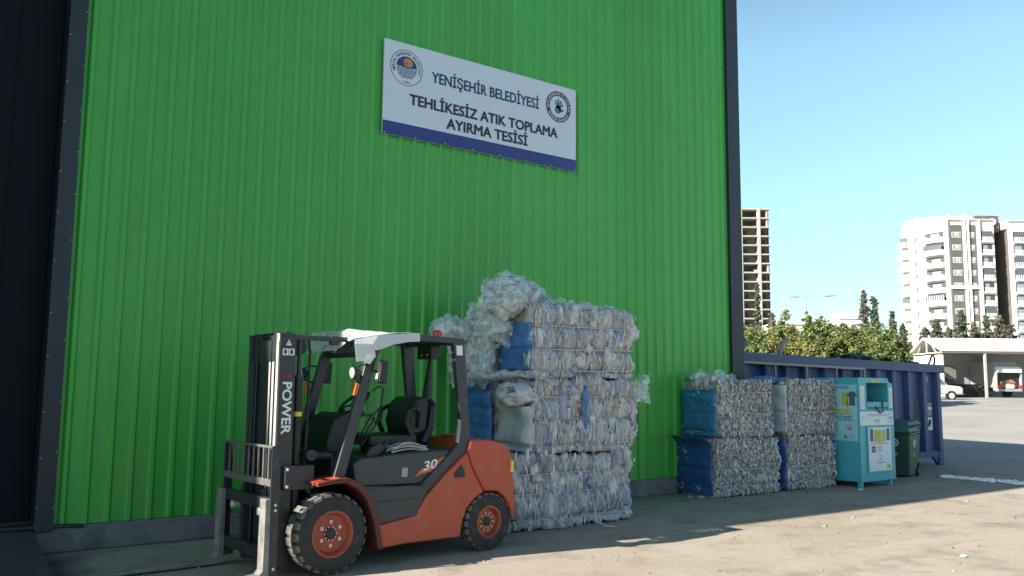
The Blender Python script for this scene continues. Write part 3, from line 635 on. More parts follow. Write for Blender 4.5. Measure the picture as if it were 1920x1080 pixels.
# ================================================================== BALES
def hsh(*a): return (math.sin(a[0]*127.1+(a[1] if len(a) > 1 else 0)*311.7+(a[2] if len(a) > 2 else 0)*74.7)*43758.5453) % 1.0
FILM_PAL = [(a*.80, b*.78, c*.76) for a, b, c in [(.74, .75, .78), (.66, .66, .68), (.60, .58, .56), (.80, .80, .80), (.62, .65, .72), (.70, .66, .60), (.52, .53, .58), (.76, .74, .72), (.66, .69, .74), (.36, .40, .56), (.71, .71, .74), (.56, .53, .50)]]
SHRED_PAL = [(a*.76, b*.745, c*.74) for a, b, c in [(.55, .52, .50), (.42, .39, .38), (.66, .65, .64), (.50, .46, .44), (.36, .36, .40), (.60, .55, .52), (.72, .73, .74), (.46, .40, .40), (.30, .28, .28), (.55, .58, .62), (.62, .52, .50), (.25, .29, .36), (.78, .78, .78)]]
def crumple(m, c, rx, ry, rz, seed, amp=.25, n=44, k=3., folds=1., zmin=None):
    """a bag or heap of film: a closed skin thrown into sharp folds"""
    mrot = Euler((seed*3.1, seed*1.7, seed*2.3)).to_matrix()
    def f(u, v):
        a = 2*math.pi*u; b_ = math.pi*v; d_ = Vector((math.cos(a)*math.sin(b_), math.sin(a)*math.sin(b_), math.cos(b_)))
        wv = .5*Vector((noise.noise(d_*1.5+Vector((seed, 7, 0))), noise.noise(d_*1.5+Vector((0, seed, 3))), noise.noise(d_*1.5+Vector((5, 0, seed)))))
        q = mrot @ (d_+wv); q1 = Vector((q.x*k*.35, q.y*k*1.3, q.z*k*1.3))+Vector((seed, seed*2, seed*3)); q2 = Vector((q.y*k*.8, q.z*k*2.2, q.x*k*2.2))+Vector((seed*5, seed, 1))
        f1 = 1-abs(noise.noise(q1))*2.2; f2 = 1-abs(noise.noise(q2))*2.2; f3 = 1-abs(noise.noise(q2*2.3))*2.2
        r_ = 1+amp*folds*(.42*f1+.24*f2+.12*f3-.42)+amp*.7*noise.noise(d_*1.6+Vector((seed, 0, 0)))
        p = Vector((c[0]+rx*d_.x*r_, c[1]+ry*d_.y*r_, c[2]+rz*d_.z*r_))
        if zmin is not None: p.z = max(p.z, zmin)
        return p
    m.grid(f, n, n//2)
def bale(x0, x1, y0, y1, z0, z1, pal, mat, seed, wires, colw, puff, res, nfl, flsz, parent_label, cat, group, rot=0, name='waste_bale', left_skirt=False):
    """pressed bale: layers seen edge-on as columns of folds, pinched where the wires run; colour belongs to each piece"""
    root = empty(name, ((x0+x1)/2, (y0+y1)/2, z0), rot, label=parent_label, cat=cat, group=group)
    hx, hy, hz = (x1-x0)/2, (y1-y0)/2, z1-z0; wz = [w*hz for w in wires]
    edges = [0]+wz+[hz]; rn = random.Random(seed)
    def band(z):
        for i in range(len(edges)-1):
            if z <= edges[i+1]: return i, (z-edges[i])/max(1e-4, edges[i+1]-edges[i])
        return len(edges)-2, 1.
    def surf(p, nrm):
        """displaced point and tint for a point on the box; s runs along the face horizontally"""
        x, y, z = p; i, t = band(min(max(z, 0), hz)); s = x if abs(nrm[1]) > .5 or abs(nrm[2]) > .5 else y
        s2 = s+.020*noise.noise((s*4, z*6, seed))+.007*noise.noise((s*14, z*18, seed+3.))
        k = math.floor(s2/colw)
        best = 9; bk = 0; sec = 9                            # jittered columns
        for q in (k-1, k, k+1):
            cx = (q+.5+.8*(hsh(q, i+seed)-.5))*colw; w = (.6+.8*hsh(q, i+seed, 5))
            d_ = abs(s2-cx)/w
            if d_ < best: sec = best; best = d_; bk = q
            elif d_ < sec: sec = d_
        e = min(1, (sec-best)/(colw*.55))
        nsub = 1+int(hsh(bk, i+seed, 9)*(1.3 if colw > .031 else 3)); sub = int(t*nsub+.3*hsh(bk, 3, i))
        tt = (t*nsub) % 1
        h = puff*(math.sqrt(e)*(.45+.55*hsh(bk, i+seed, sub+2))-.45)
        h += (.95 if colw > .031 else .7)*puff*(math.sin(math.pi*min(1, max(0, t)))**.45-.75)
        if nsub > 1: h -= .35*puff*max(0, 1-6*min(tt, 1-tt))
        fx = .6 if colw > .031 else 1.
        h += .5*puff*fx*noise.fractal((s*10, y*10, z*5+seed), 1., 2., 4) + .35*puff*noise.noise((s*42, y*42, z*(7 if colw > .031 else 18)+seed))
        h += 1.3*puff*noise.noise((s*2.2, seed*3.1, z*2.6))+.7*puff*noise.noise((s*6, seed*1.7, z*5))
        c = pal[int(hsh(bk, i*3+sub+seed, 1)*len(pal)) % len(pal)]; g_ = (.78+.40*hsh(bk, sub, i+seed)) if colw > .031 else (.62+.62*hsh(bk, sub, i+seed))
        return Vector(p)+Vector(nrm)*h, (c[0]*g_, c[1]*g_, c[2]*g_)
    rad = .07
    def rbox(x, y, z):
        p = Vector((x, y, z)); q = Vector((max(-hx+rad, min(hx-rad, x)), max(-hy+rad, min(hy-rad, y)), max(rad*.6, min(hz-rad, z))))
        d_ = p-q
        if d_.length > 1e-6: n_ = d_.normalized(); return q+n_*rad, n_
        return p, Vector((0, 0, 1))
    m = MB()
    def face(fn, nu, nv):
        tints = {}
        def f(u, v):
            p, n_ = rbox(*fn(u, v)); d_, c = surf(p, n_); tints[(round(u*nu), round(v*nv))] = c
            d_.z = max(d_.z, .003); return d_
        m.grid(f, nu, nv, 0, lambda u, v: tints[(round(u*nu), round(v*nv))])
    r2 = res*1.6
    face(lambda u, v: (-hx+2*hx*u, -hy, hz*v), int(2*hx/res), int(hz/res))
    face(lambda u, v: (hx, -hy+2*hy*u, hz*v), int(2*hy/r2), int(hz/r2))
    face(lambda u, v: (-hx, hy-2*hy*u, hz*v), int(2*hy/r2), int(hz/r2))
    face(lambda u, v: (-hx+2*hx*u, -hy+2*hy*v, hz), int(2*hx/r2), int(2*hy/r2))
    face(lambda u, v: (hx-2*hx*u, hy, hz*v), int(hx/r2), int(hz/r2))
    # loose ends: small curled strips standing off the faces
    for q in range(nfl):
        w_ = rn.random()
        if w_ < .62: p = Vector((rn.uniform(-hx, hx), -hy, rn.uniform(.03, hz))); n_ = Vector((0, -1, 0)); sd = Vector((1, 0, 0))
        elif w_ < .68: p = Vector((-hx, rn.uniform(-hy, hy), rn.uniform(.03, hz))); n_ = Vector((-1, 0, 0)); sd = Vector((0, 1, 0))
        elif w_ < .84: p = Vector((hx, rn.uniform(-hy, hy), rn.uniform(.03, hz))); n_ = Vector((1, 0, 0)); sd = Vector((0, 1, 0))
        else: p = Vector((rn.uniform(-hx, hx), rn.uniform(-hy, hy), hz)); n_ = Vector((0, 0, 1)); sd = Vector((1, 0, 0))
        b_, _ = surf(p, n_); upv = n_.cross(sd); an = rn.gauss(0, .22); du = upv*math.cos(an)+sd*math.sin(an); ds = sd*math.cos(an)-upv*math.sin(an)
        L_ = flsz*(rn.uniform(.6, 2.4) if colw < .031 else rn.uniform(.8, 3.0)); wd = flsz*(rn.uniform(.25, .7) if colw < .031 else rn.uniform(.08, .30)); cur = rn.uniform(.1, .5 if colw < .031 else .25)*flsz; tw = rn.uniform(-1, 1)
        b_ = b_+n_*(.004+puff*.1); vv = []
        for k in range(5):
            t_ = k/4-.5; off = n_*(cur*(1-4*t_*t_)+rn.uniform(0, .12)*flsz); ww = wd*(1-1.2*t_*t_)
            dd = ds*math.cos(tw*t_)+n_*math.sin(tw*t_+rn.uniform(-.4, .4))
            vv += [b_+du*(L_*t_)+off-dd*ww, b_+du*(L_*t_)+off+n_*wd*.3, b_+du*(L_*t_)+off+dd*ww]
        for z_ in vv: z_.z = max(z_.z, .004-z0 if z0 < .01 else -.05)
        c = rn.choice(pal); g_ = rn.uniform(.85, 1.2); fs = []
        for k in range(4): fs += [(3*k, 3*k+1, 3*k+4, 3*k+3), (3*k+1, 3*k+2, 3*k+5, 3*k+4)]
        m.add(vv, fs, 0, (min(.9, c[0]*g_), min(.9, c[1]*g_), min(.9, c[2]*g_)))
    if colw > .031 and nfl > 200:
        for q in range(20):
            zc = rn.uniform(.08, hz-.05); xc = rn.uniform(-hx+.05, hx-.02); a_ = rn.uniform(.04, .09); c = rn.choice(pal); o0 = len(m.f)
            if q % 7 == 0: c = (.27, .31, .44)
            crumple(m, (xc, -hy+.01, zc), a_, rn.uniform(.035, .07), a_*rn.uniform(.8, 1.9), rn.uniform(1, 50), .5, 20, 2.2)
            for k in range(o0, len(m.f)): m.c[k] = (min(.9, c[0]*1.15), min(.9, c[1]*1.15), min(.9, c[2]*1.15))
        for q in range(7):
            a_ = rn.uniform(.04, .08); c = rn.choice(pal); o0 = len(m.f)
            crumple(m, (hx, rn.uniform(-hy, hy*.2), rn.uniform(.1, hz-.08)), a_, a_, a_*1.3, rn.uniform(1, 50), .5, 18, 2.2)
            for k in range(o0, len(m.f)): m.c[k] = c
    m.build('pressed_layers', mat, root, smooth=True)
    for w in wz:                                             # tie wires round the bale
        t = MB(); pts = []
        o_ = puff*(.35 if colw > .031 else .75)
        loop = [(-hx+2*hx*k/24, -hy-o_) for k in range(25)]+[(hx+o_, -hy+2*hy*k/8) for k in range(1, 9)]+[(hx-2*hx*k/6, hy+o_*.5) for k in range(1, 7)]+[(-hx-o_, hy-2*hy*k/8) for k in range(1, 8)]
        sl_ = rn.uniform(-.02, .02)
        for a, b_ in loop: pts.append((a, b_, w+sl_*a/hx+.008*noise.noise((a*4, b_*4, w*9+seed))))
        t.tube(pts, .0065 if colw > .031 else .008, 5, closed=True); t.build('tie_wire', WIRE, root)
    return root
def end_wrap(root, name, mat, ya, yb, z0, z1, x, seed, wires=(), bul=.05, lip=0, label=None, n=30):
    """sheet of plastic covering the left end of a bale, pinched by the wires, in the bale's own frame"""
    def f(u, v):
        z = z0+(z1-z0)*v; y = ya+(yb-ya)*u; b_ = bul
        for w in wires: b_ -= bul*.9*max(0, 1-abs(z-w)/.035)
        e = min(1, min(u, 1-u)*7)
        xx = x-.03-b_*e**.6*(.8+.2*math.sin(v*9+seed))-.02*noise.noise((y*5, z*7, seed))-.008*noise.noise((y*17, z*14, seed))
        if lip and v > .8: t_ = (v-.8)/.2; xx -= lip*t_**2*(1.1-.5*abs(u-.5)); z += .03*t_*t_
        return (xx, y, z)
    m = MB(); m.grid(f, n, n); o = m.build(name, mat, root, smooth=True)
    s_ = o.modifiers.new('thick', 'SOLIDIFY'); s_.thickness = .006
    if label: o['label'] = label
    return o
WF = (.30, .56, .80)
GF = 'bales of plastic film stacked against the wall'
F1 = bale(5.98, 7.83, -1.56, -.86, 0, .90, FILM_PAL, FILMB, 11, (.14, .47, .72), .050, .072, .0105, 330, .06, 'film bale at the bottom of the front stack behind the forklift rear wheel', 'bale', GF, name='film_bale')
F2 = bale(6.30, 7.89, -1.58, -.86, .885, 1.79, FILM_PAL, FILMB, 23, (.10, .44, .74), .046, .072, .0105, 330, .055, 'film bale in the middle of the front stack with a white end sheet', 'bale', GF, name='film_bale')
F3 = bale(6.27, 7.87, -1.57, -.87, 1.785, 2.66, FILM_PAL, FILMB, 37, (.10, .40, .72), .034, .064, .0105, 330, .05, 'film bale on top of the front stack with a blue end sheet', 'bale', GF, name='film_bale')
B1 = bale(6.28, 7.70, -.80, -.10, 0, .90, FILM_PAL, FILMB, 41, WF, .07, .05, .03, 60, .06, 'film bale at the bottom of the rear stack, mostly hidden by the forklift', 'bale', GF, name='film_bale')
B2 = bale(6.26, 7.70, -.80, -.10, .89, 1.80, FILM_PAL, FILMB, 43, WF, .07, .05, .026, 100, .06, 'film bale in the middle of the rear stack with a creased blue end', 'bale', GF, name='film_bale')
B3 = bale(6.24, 7.66, -.80, -.10, 1.79, 2.58, FILM_PAL, FILMB, 47, WF, .07, .05, .026, 160, .06, 'film bale on top of the rear stack, draped with loose clear film', 'bale', GF, name='film_bale')
end_wrap(F3, 'blue_end_sheet', BLUETARP, .33, -.33, .10, .66, -.79, 3, (.35,), .045)
end_wrap(F2, 'white_end_sheet', GREYTARP, .34, -.34, .02, .56, -.80, 5, (.09,), .10)
end_wrap(B2, 'blue_end_sheet', BLUETARP, .36, -.36, .02, .88, -.745, 8, (.27, .51, .73), .05)
end_wrap(B1, 'blue_end_sheet', BLUETARP, .36, -.36, .1, .88, -.735, 9, (.27, .51), .04)
end_wrap(B3, 'blue_end_sheet', BLUETARP, .36, -.30, .02, .5, -.735, 12, (.24,), .05)
m = MB(); q0 = Vector((7.05-7.095, -.375, .52))                # strip of blue film pressed into the middle bale
for zz, w_, dx in ((.80, .03, 0), (.70, .05, -.01), (.58, .025, .01), (.50, .045, -.02), (.40, .03, -.03), (.28, .02, -.01)): m.v += [(q0.x+dx-w_, -.425+.02*math.sin(zz*30), zz), (q0.x+dx, -.44, zz), (q0.x+dx+w_, -.42-.02*math.sin(zz*21), zz)]
m.f = [(3*k+j, 3*k+j+1, 3*k+j+4, 3*k+j+3) for k in range(5) for j in (0, 1)]; m.m = [0]*10; m.c = [None]*10
m.build('blue_film_strip', BLUETARP, F2, smooth=True)
GS = 'bales of crushed waste beside the textile bin'
ws = (.13, .40, .68)
S1 = bale(10.40, 11.94, -.78, -.06, 0, .90, SHRED_PAL, SHRED, 61, (.18, .46, .70), .030, .042, .0105, 1500, .036, 'crushed waste bale on the ground with its blue end sheet flaring out on top', 'bale', GS, name='waste_bale')
S2 = bale(10.52, 11.82, -.76, -.06, .91, 1.80, SHRED_PAL, SHRED, 67, (.10, .42, .78), .030, .042, .0105, 1500, .036, 'upper left crushed waste bale with a teal end and grey film on top', 'bale', GS, name='waste_bale')
S3 = bale(12.22, 13.50, -.78, -.06, 0, .89, SHRED_PAL, SHRED, 71, (.16, .44, .68), .030, .042, .0105, 1500, .036, 'crushed waste bale on the ground next to the turquoise bin, with a dark blue end', 'bale', GS, name='waste_bale')
S4 = bale(12.27, 13.60, -.77, -.06, .90, 1.83, SHRED_PAL, SHRED, 73, (.12, .42, .74), .030, .042, .0105, 1500, .036, 'upper right crushed waste bale with a pale grey sheet on its end', 'bale', GS, name='waste_bale')
TEALT = M('teal plastic sheet', (.03, .17, .30), .35, var=.2, bump=.2, bs=12)
DEEPB = M('deep blue plastic sheet', (.028, .085, .25), .32, var=.2, vs_=5, bump=.25, bs=14)
end_wrap(S1, 'blue_end_sheet', DEEPB, .36, -.35, .05, .90, -.77, 4, (.16, .44), .04, lip=.21)
end_wrap(S2, 'blue_end_sheet', TEALT, .36, -.35, .02, .74, -.65, 6, (.09, .37, .70), .05)
end_wrap(S3, 'blue_end_sheet', DEEPB, .36, -.37, .03, .86, -.645, 7, (.14, .40, .62), .04)
end_wrap(S4, 'grey_end_sheet', GREYTARP, .36, -.37, .06, .84, -.67, 10, (.40,), .045)

# ---- loose film on and around the tall stack
def drape(m, path, width, seed, amp=.05, nu=26, nv=50, wdir=(0, 1, 0)):
    """film hanging along a path: long folds run down it"""
    pts = [Vector(p) for p in path]; wd = Vector(wdir)
    def f(u, v):
        t = v*(len(pts)-1); i = min(int(t), len(pts)-2); p = pts[i].lerp(pts[i+1], t-i); tg = (pts[i+1]-pts[i]).normalized(); n_ = tg.cross(wd).normalized()
        w = (u-.5)*width*(1+.35*noise.noise((v*2.4, seed, 1.)))
        h = amp*(1.4*noise.noise((u*5, v*1.7, seed))+1.1*(.5-abs(noise.noise((u*9, v*2.2, seed+5)))*1.8)+.5*(.5-abs(noise.noise((u*20, v*6, seed+9)))*1.8))
        return p+wd*w+n_*h
    m.grid(f, nu, nv)
def ruffle(m, c, size, seed, nrm=None):
    # one loose piece of film: a bent sheet with sharp creases and a ragged rim
    c = Vector(c)
    if nrm is None: E_ = Euler((seed*2.3, seed*1.1, seed*3.7)).to_matrix()
    else:
        nn = (Vector(nrm)+.45*Vector((math.sin(seed*5), math.cos(seed*3), math.sin(seed*7)))).normalized(); E_ = nn.to_track_quat('Z', 'Y').to_matrix() @ Matrix.Rotation(seed*2.7, 3, 'Z')
    def f(u, v):
        x, y = (u-.5), (v-.5); rg = 1+.35*noise.noise((math.atan2(y, x)*1.5, seed, 3.)); q = Vector((x*2.6+seed, y*2.6, seed))
        z = .34*noise.noise(q)+.20*(.5-abs(noise.noise(Vector((q.x*2.2, q.y*.8, seed))))*1.9)+.07*(.5-abs(noise.noise(Vector((q.x*5, q.y*2.2, seed))))*1.9)-.9*(x*x+y*y)
        return c+E_ @ (Vector((x*rg, y*rg, z*.9))*size)
    m.grid(f, 20, 20)
m = MB(); rh = random.Random(3)
crumple(m, (6.27, -1.10, 2.72), .38, .36, .22, 1.3, .40, 60, 2.0, 1.2); crumple(m, (6.12, -.90, 2.54), .22, .28, .18, 6.6, .4, 44, 2.2); crumple(m, (6.60, -1.15, 2.69), .30, .34, .12, 8.8, .4, 44, 2.2)
for q in range(38):
    a_ = rh.uniform(0, 6.28); r_h = rh.random()**.6; hz_ = math.sqrt(max(0.02, 1-r_h*r_h)); nn = (r_h*math.cos(a_), r_h*math.sin(a_)-.15, hz_)
    ruffle(m, (6.27+.40*nn[0], -1.10+.36*nn[1], 2.66+.26*nn[2]), rh.uniform(.26, .50), q*1.37+.5, nn)
for q in range(14): ruffle(m, (6.02+rh.uniform(-.08, .16), -.88+rh.uniform(-.3, .3), rh.uniform(2.25, 2.62)), rh.uniform(.24, .42), q*2.1+70, (-1, -.5, .5))
for q in range(4): ruffle(m, (rh.uniform(6.1, 6.45), rh.uniform(-1.2, -1.0), rh.uniform(2.92, 2.98)), rh.uniform(.16, .24), q*1.9+90)
m.build('film_heap', FILMT, smooth=True); tag(bpy.data.objects['film_heap'], 'crumpled heap of clear film on the top left corner of the tall stack', 'plastic film')
m = MB()
drape(m, [(6.15, -.80, 2.62), (6.02, -.82, 2.45), (6.00, -.82, 2.15), (5.98, -.82, 1.9), (6.02, -.95, 1.76)], .44, 3.7, .09)
drape(m, [(6.1, -.5, 2.60), (5.92, -.50, 2.40), (5.90, -.48, 2.1), (5.94, -.46, 1.85), (5.98, -.46, 1.66)], .50, 8.2, .09)
drape(m, [(5.90, -.7, 1.80), (6.02, -1.0, 1.77), (6.2, -1.25, 1.82), (6.42, -1.5, 1.80), (6.5, -1.68, 1.70)], .40, 12.2, .07, wdir=(.45, .85, .1))
crumple(m, (6.10, -.70, 2.10), .12, .22, .40, 2.2, .4, 44, 2.4)
o = m.build('film_drape', FILMT, smooth=True); tag(o, 'veil of clear film hanging down the left side of the tall bale stack', 'plastic film')
m = MB(); crumple(m, (5.70, -.60, 2.38), .25, .25, .16, 5.1, .3, 52, 1.8); [ruffle(m, (5.55+.35*rnd.random(), -.75+.25*rnd.random(), 2.32+.16*rnd.random()), rnd.uniform(.2, .34), 217.4+q*1.3, (-.6, -.6, .5)) for q in range(8)]
o = m.build('film_bundle', FILMT, smooth=True); tag(o, 'pale film bundle sticking out left of the stack above the forklift roof corner', 'plastic film')
m = MB(); crumple(m, (6.16, -1.36, 1.58), .24, .24, .155, 9.3, .28, 60, 2.2); 
o = m.build('stuffed_bag', FILMW, smooth=True)
t = MB()
for k in range(7): zz = 1.66-k*.026; t.bar((5.935+.012*k, -1.50+.004*k, zz), (5.985+.012*k, -1.565, zz+.012), .006, .013)
t.build('print_lines', INKB, o); tag(o, 'rounded white bag with dark print bulging from the middle bale above the forklift', 'bag')
m = MB(); crumple(m, (7.98, -1.50, 2.38), .095, .09, .095, 3.3, .22, 36, 2.)
tag(m.build('bag_end', FILMW, smooth=True), 'small round white bag end poking out at the right of the top bale', 'bag')
m = MB(); [ruffle(m, (7.93+.14*rnd.random(), -1.55+.15*rnd.random(), 1.50+.22*rnd.random()), rnd.uniform(.18, .34), 14.4+q*1.3) for q in range(9)]
tag(m.build('torn_film', FILMT, smooth=True), 'torn clear film sticking out at the right of the middle bale', 'plastic film')
m = MB()
for k in range(26): ruffle(m, (6.6+1.2*k/26, -1.3+.2*math.sin(k*2.4), 2.69+.05*math.sin(k*1.7)-.05*k/26), rnd.uniform(.18, .36), 20+k*1.7, (.1, -.5, 1))
tag(m.build('film_crest', FILMT, smooth=True), 'ragged strip of clear film along the top edge of the tall stack', 'plastic film')
m = MB(); crumple(m, (5.96, -1.5, .60), .11, .12, .12, 31.1, .5, 36, 3.)
tag(m.build('film_tuft', FILMW, smooth=True), 'white film tuft at the left end of the bottom bale beside the forklift tail light', 'plastic film')
m = MB(); m.tube([(7.12, -1.66, .38), (7.13, -1.70, .2), (7.12, -1.74, .06), (7.2, -1.82, .012), (7.28, -1.9, .01)], .008, 6)
tag(m.build('loose_strap', FILMW, smooth=True), 'loose white strap hanging from the bottom film bale onto the asphalt', 'strap')
m = MB(); crumple(m, (10.78, -.42, 1.85), .28, .30, .06, 17.3, .5, 46, 2.4); [ruffle(m, (10.55+.55*rnd.random(), -.7+.5*rnd.random(), 1.84+.03*rnd.random()), rnd.uniform(.18, .30), 117.4+q*1.3, (-.2, -.4, 1)) for q in range(12)]
tag(m.build('film_mat', FILMT, smooth=True), 'grey film bundle lying on top of the left crushed waste bale', 'plastic film')
m = MB()
for k in range(5): crumple(m, (12.0+.07*k, -.40, 1.80+.02*(k % 2)), .16, .2, .07, 40+k, .6, 28, 3.)
tag(m.build('blue_film_pile', BLUETARP, smooth=True), 'small blue plastic scraps lying between the two upper waste bales', 'plastic film')
# ---- strip of crumpled white pieces, and scraps on the ground
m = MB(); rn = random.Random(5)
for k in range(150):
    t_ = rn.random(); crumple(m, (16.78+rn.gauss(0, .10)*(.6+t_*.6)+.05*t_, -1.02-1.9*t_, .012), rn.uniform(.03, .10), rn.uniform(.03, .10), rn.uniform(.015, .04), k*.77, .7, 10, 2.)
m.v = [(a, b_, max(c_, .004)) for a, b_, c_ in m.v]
tag(m.build('white_strip', M('crumpled white pieces', (.86, .86, .84), .25, var=.15, vs_=20), smooth=True, kind='stuff'), 'strip of crumpled white pieces lying on the shaded asphalt right of the bins', 'litter')
m = MB(); rp_ = random.Random(9)
for k in range(900):
    x = rp_.uniform(1.8, 24); y = rp_.uniform(-7.5, -.3)
    r_ = rp_.uniform(.004, .016)*(1 if rp_.random() < .93 else 2); a_ = rp_.uniform(0, 6)
    ring = [(x+r_*math.cos(a_+q*1.05)*rp_.uniform(.7, 1.2), y+r_*math.sin(a_+q*1.05)*rp_.uniform(.7, 1.2)) for q in range(6)]
    g_ = rp_.uniform(.35, 1.3); m.add([(p_[0], p_[1], .001) for p_ in ring]+[(x+(p_[0]-x)*.6, y+(p_[1]-y)*.6, r_*.75) for p_ in ring], [(q, (q+1) % 6, (q+1) % 6+6, q+6) for q in range(6)]+[(6, 7, 8, 9, 10, 11)], 0, (g_, g_*.95, g_*.88))
tag(m.build('loose_grit', M('loose grit', (.24, .22, .19), .9, tint=True), kind='stuff'), 'loose grit and small stones scattered over the yard', 'grit')
def scrap(x, y, s_, mat, label):
    m = MB(); crumple(m, (0, 0, .01), s_, s_*.8, s_*.3, x, .8, 14, 2.); m.v = [(a, b_, max(c_, .003)) for a, b_, c_ in m.v]; o = m.build('paper_scrap', mat); o.location = (x, y, 0); return tag(o, label, 'scrap', 'paper scraps on the ground')
scrap(10.35, -.55, .07, FILMW, 'white scrap by the foot of the blue flared bale end'); scrap(10.22, -.42, .05, FILMW, 'white scrap lying close to the wall left of the waste bales')
scrap(12.9, -4.2, .045, FILMW, 'tiny white scrap out on the sunlit yard'); scrap(9.0, -5.2, .04, POSTERW, 'small pale scrap on the sunlit ground nearest the camera'); scrap(13.4, -1.35, .05, POSTERW, 'small pale scrap on the shaded ground before the turquoise bin')

# ================================================================== TEXTILE BIN
TX0, TX1, TY0, TY1, TZ1 = 13.66, 14.74, -1.215, -.33, 1.885
tb = empty('textile_bin', ((TX0+TX1)/2, (TY0+TY1)/2, 0), label='turquoise clothes donation bin with hatch and posters beside the waste bales', cat='donation bin')
def tl(m, *a, **k):
    m.v = [(q[0]-(TX0+TX1)/2, q[1]-(TY0+TY1)/2, q[2]) for q in m.v]; return m.build(*a, parent=tb, **k)
HX0, HX1, HZ0, HZ1 = 13.90, 14.58, 1.33, 1.795
m = MB(); ch = .15
out = [(TX0, .10), (TX1, .10), (TX1, TZ1-ch), (TX1-ch*1.1, TZ1), (TX0, TZ1)]
m.prism(out, TY0+.40, TY1)
m.prism([(TX0, .10), (TX1, .10), (TX1, HZ0), (TX0, HZ0)], TY0, TY0+.40)
m.prism([(TX0, HZ0), (HX0, HZ0), (HX0, HZ1), (TX0, HZ1)], TY0, TY0+.4); m.prism([(HX1, HZ0), (TX1, HZ0), (TX1, TZ1-ch), (TX1-.005, HZ1), (HX1, HZ1)], TY0, TY0+.4)
m.prism([(TX0, HZ1), (TX1-.005-.09, HZ1), (TX1-ch*1.1, TZ1), (TX0, TZ1)], TY0, TY0+.4)
tl(m, 'body', TURQ)
m = MB(); m.box(HX0, HX1, TY0+.36, TY0+.398, HZ0, HZ1); m.prism([(TY0+.02, HZ0), (TY0+.36, HZ0), (TY0+.36, HZ0+.02), (TY0+.02, HZ0+.14)], HX0+.005, HX1-.005, axis='x'); tl(m, 'hatch_tray', TURQIN)
m = MB(); m.box(HX0, HX1, TY0-.012, TY0+.02, HZ0+.045, HZ0+.13); tl(m, 'hatch_flap', TURQ, bevel=.005)
m = MB(); m.tube([(14.0, TY0+.1, 1.62), (14.1, TY0+.03, 1.50), (14.16, TY0-.02, 1.36), (14.26, TY0-.03, 1.27), (14.36, TY0-.03, 1.30), (14.36, TY0-.02, 1.5)], .012, 6); tl(m, 'hatch_handle', BLACK)
YT = TY0-.003
def quad(m, x0, x1, z0, z1, y, mi=0): m.add([(x0, y, z0), (x1, y, z0), (x1, y, z1), (x0, y, z1)], [(0, 1, 2, 3)], mi)
m = MB(); quad(m, 13.67, 14.73, 1.06, 1.295, YT); disc(m, (13.77, YT-.002, 1.19), .028, .04, ex, ez, 1, 16); disc(m, (14.63, YT-.002, 1.18), .075, .09, ex, ez, 1, 24); disc(m, (14.63, YT-.002, 1.18), 0, .035, ex, ez, 1, 16)
text_on(m, 'YENİŞEHİR BELEDİYESİ', (13.90, YT-.002, 1.215), ex, ez, .62, .035, .01, 1); text_on(m, 'TEKSTİL', (14.10, YT-.002, 1.11), ex, ez, .2, .05, .03, 2); tl(m, 'white_label', [POSTERW, PGY, PY])
m = MB(); quad(m, 13.70, 13.83, 1.34, 1.74, YT, 0); quad(m, 14.605, 14.715, 1.36, 1.72, YT, 0)
for k in range(9): quad(m, 13.73, 13.80, 1.38+k*.036, 1.392+k*.036, YT-.002, 1); quad(m, 14.63, 14.69, 1.39+k*.033, 1.402+k*.033, YT-.002, 1)
quad(m, 14.02, 14.44, 1.815, 1.855, YT, 2); tl(m, 'side_labels', [POSTERW, PGY, PY])
m = MB(); m.box(13.85, 14.60, TY0-.022, TY0-.002, .24, 1.035); tl(m, 'service_door', TURQ, bevel=.006)
YT = TY0-.026; m = MB(); quad(m, 13.87, 14.58, .27, 1.02, YT)
for a, b_, c_, mi in ((13.92, 14.02, .86, 3), (14.05, 14.17, .84, 2), (14.19, 14.28, .83, 2), (14.31, 14.41, .85, 2), (14.44, 14.54, .87, 3)): quad(m, a, b_, c_-.08, 1.0-.02*(mi == 2), YT-.002, mi)
m.prism([(14.07, .77), (14.16, .77), (14.2, .95), (14.16, .98), (14.05, .97)], YT-.003, YT-.002, 2)
text_on(m, 'ATMA DEĞERLENDİR', (13.92, YT-.002, .725), ex, ez, .58, .022, .01, 1)
quad(m, 13.96, 14.08, .59, .70, YT-.002, 4); quad(m, 14.0, 14.04, .62, .67, YT-.003, 1)
for k in range(3): quad(m, 14.12, 14.30, .60+k*.035, .615+k*.035, YT-.002, 1)
disc(m, (14.24, YT-.002, .50), .03, .045, ex, ez, 1, 16); text_on(m, 'YENİŞEHİR', (14.11, YT-.002, .40), ex, ez, .26, .03, .01, 1); quad(m, 14.43, 14.53, .30, .38, YT-.002, 2); tl(m, 'door_poster', [POSTERW, PGY, PY, PDG, PDG])
# left side poster
XT = TX0-.003; ey = (0, -1, 0)
def qs(m, y0, y1, z0, z1, mi, d=0): m.add([(XT-d, y0, z0), (XT-d, y1, z0), (XT-d, y1, z1), (XT-d, y0, z1)], [(0, 1, 2, 3)], mi)
m = MB(); qs(m, -.36, -1.18, .79, 1.76, 0); text_on(m, 'GİYSİ KUTUSU', (XT-.002, -.70, 1.69), ey, ez, .33, .045, .03, 1)
def shirt(m, y, z, w, h, mi): m.add([(XT-.002, y+q[0]*w, z+q[1]*h) for q in ((.5, .0), (-.5, .0), (-.5, .68), (-.72, .60), (-.85, .8), (-.4, 1), (.4, 1), (.85, .8), (.72, .60), (.5, .68))], [tuple(range(10))[::-1]], mi)
shirt(m, -.66, 1.34, .14, .25, 2); qs(m, -.89, -1.0, 1.39, 1.63, 2, .002); shirt(m, -1.09, 1.40, .11, .24, 3); shirt(m, -.50, 1.34, .13, .25, 3); m.add([(XT-.002, -.98, 1.38), (XT-.002, -1.04, 1.38), (XT-.002, -1.0, 1.62)], [(0, 1, 2)], 2)
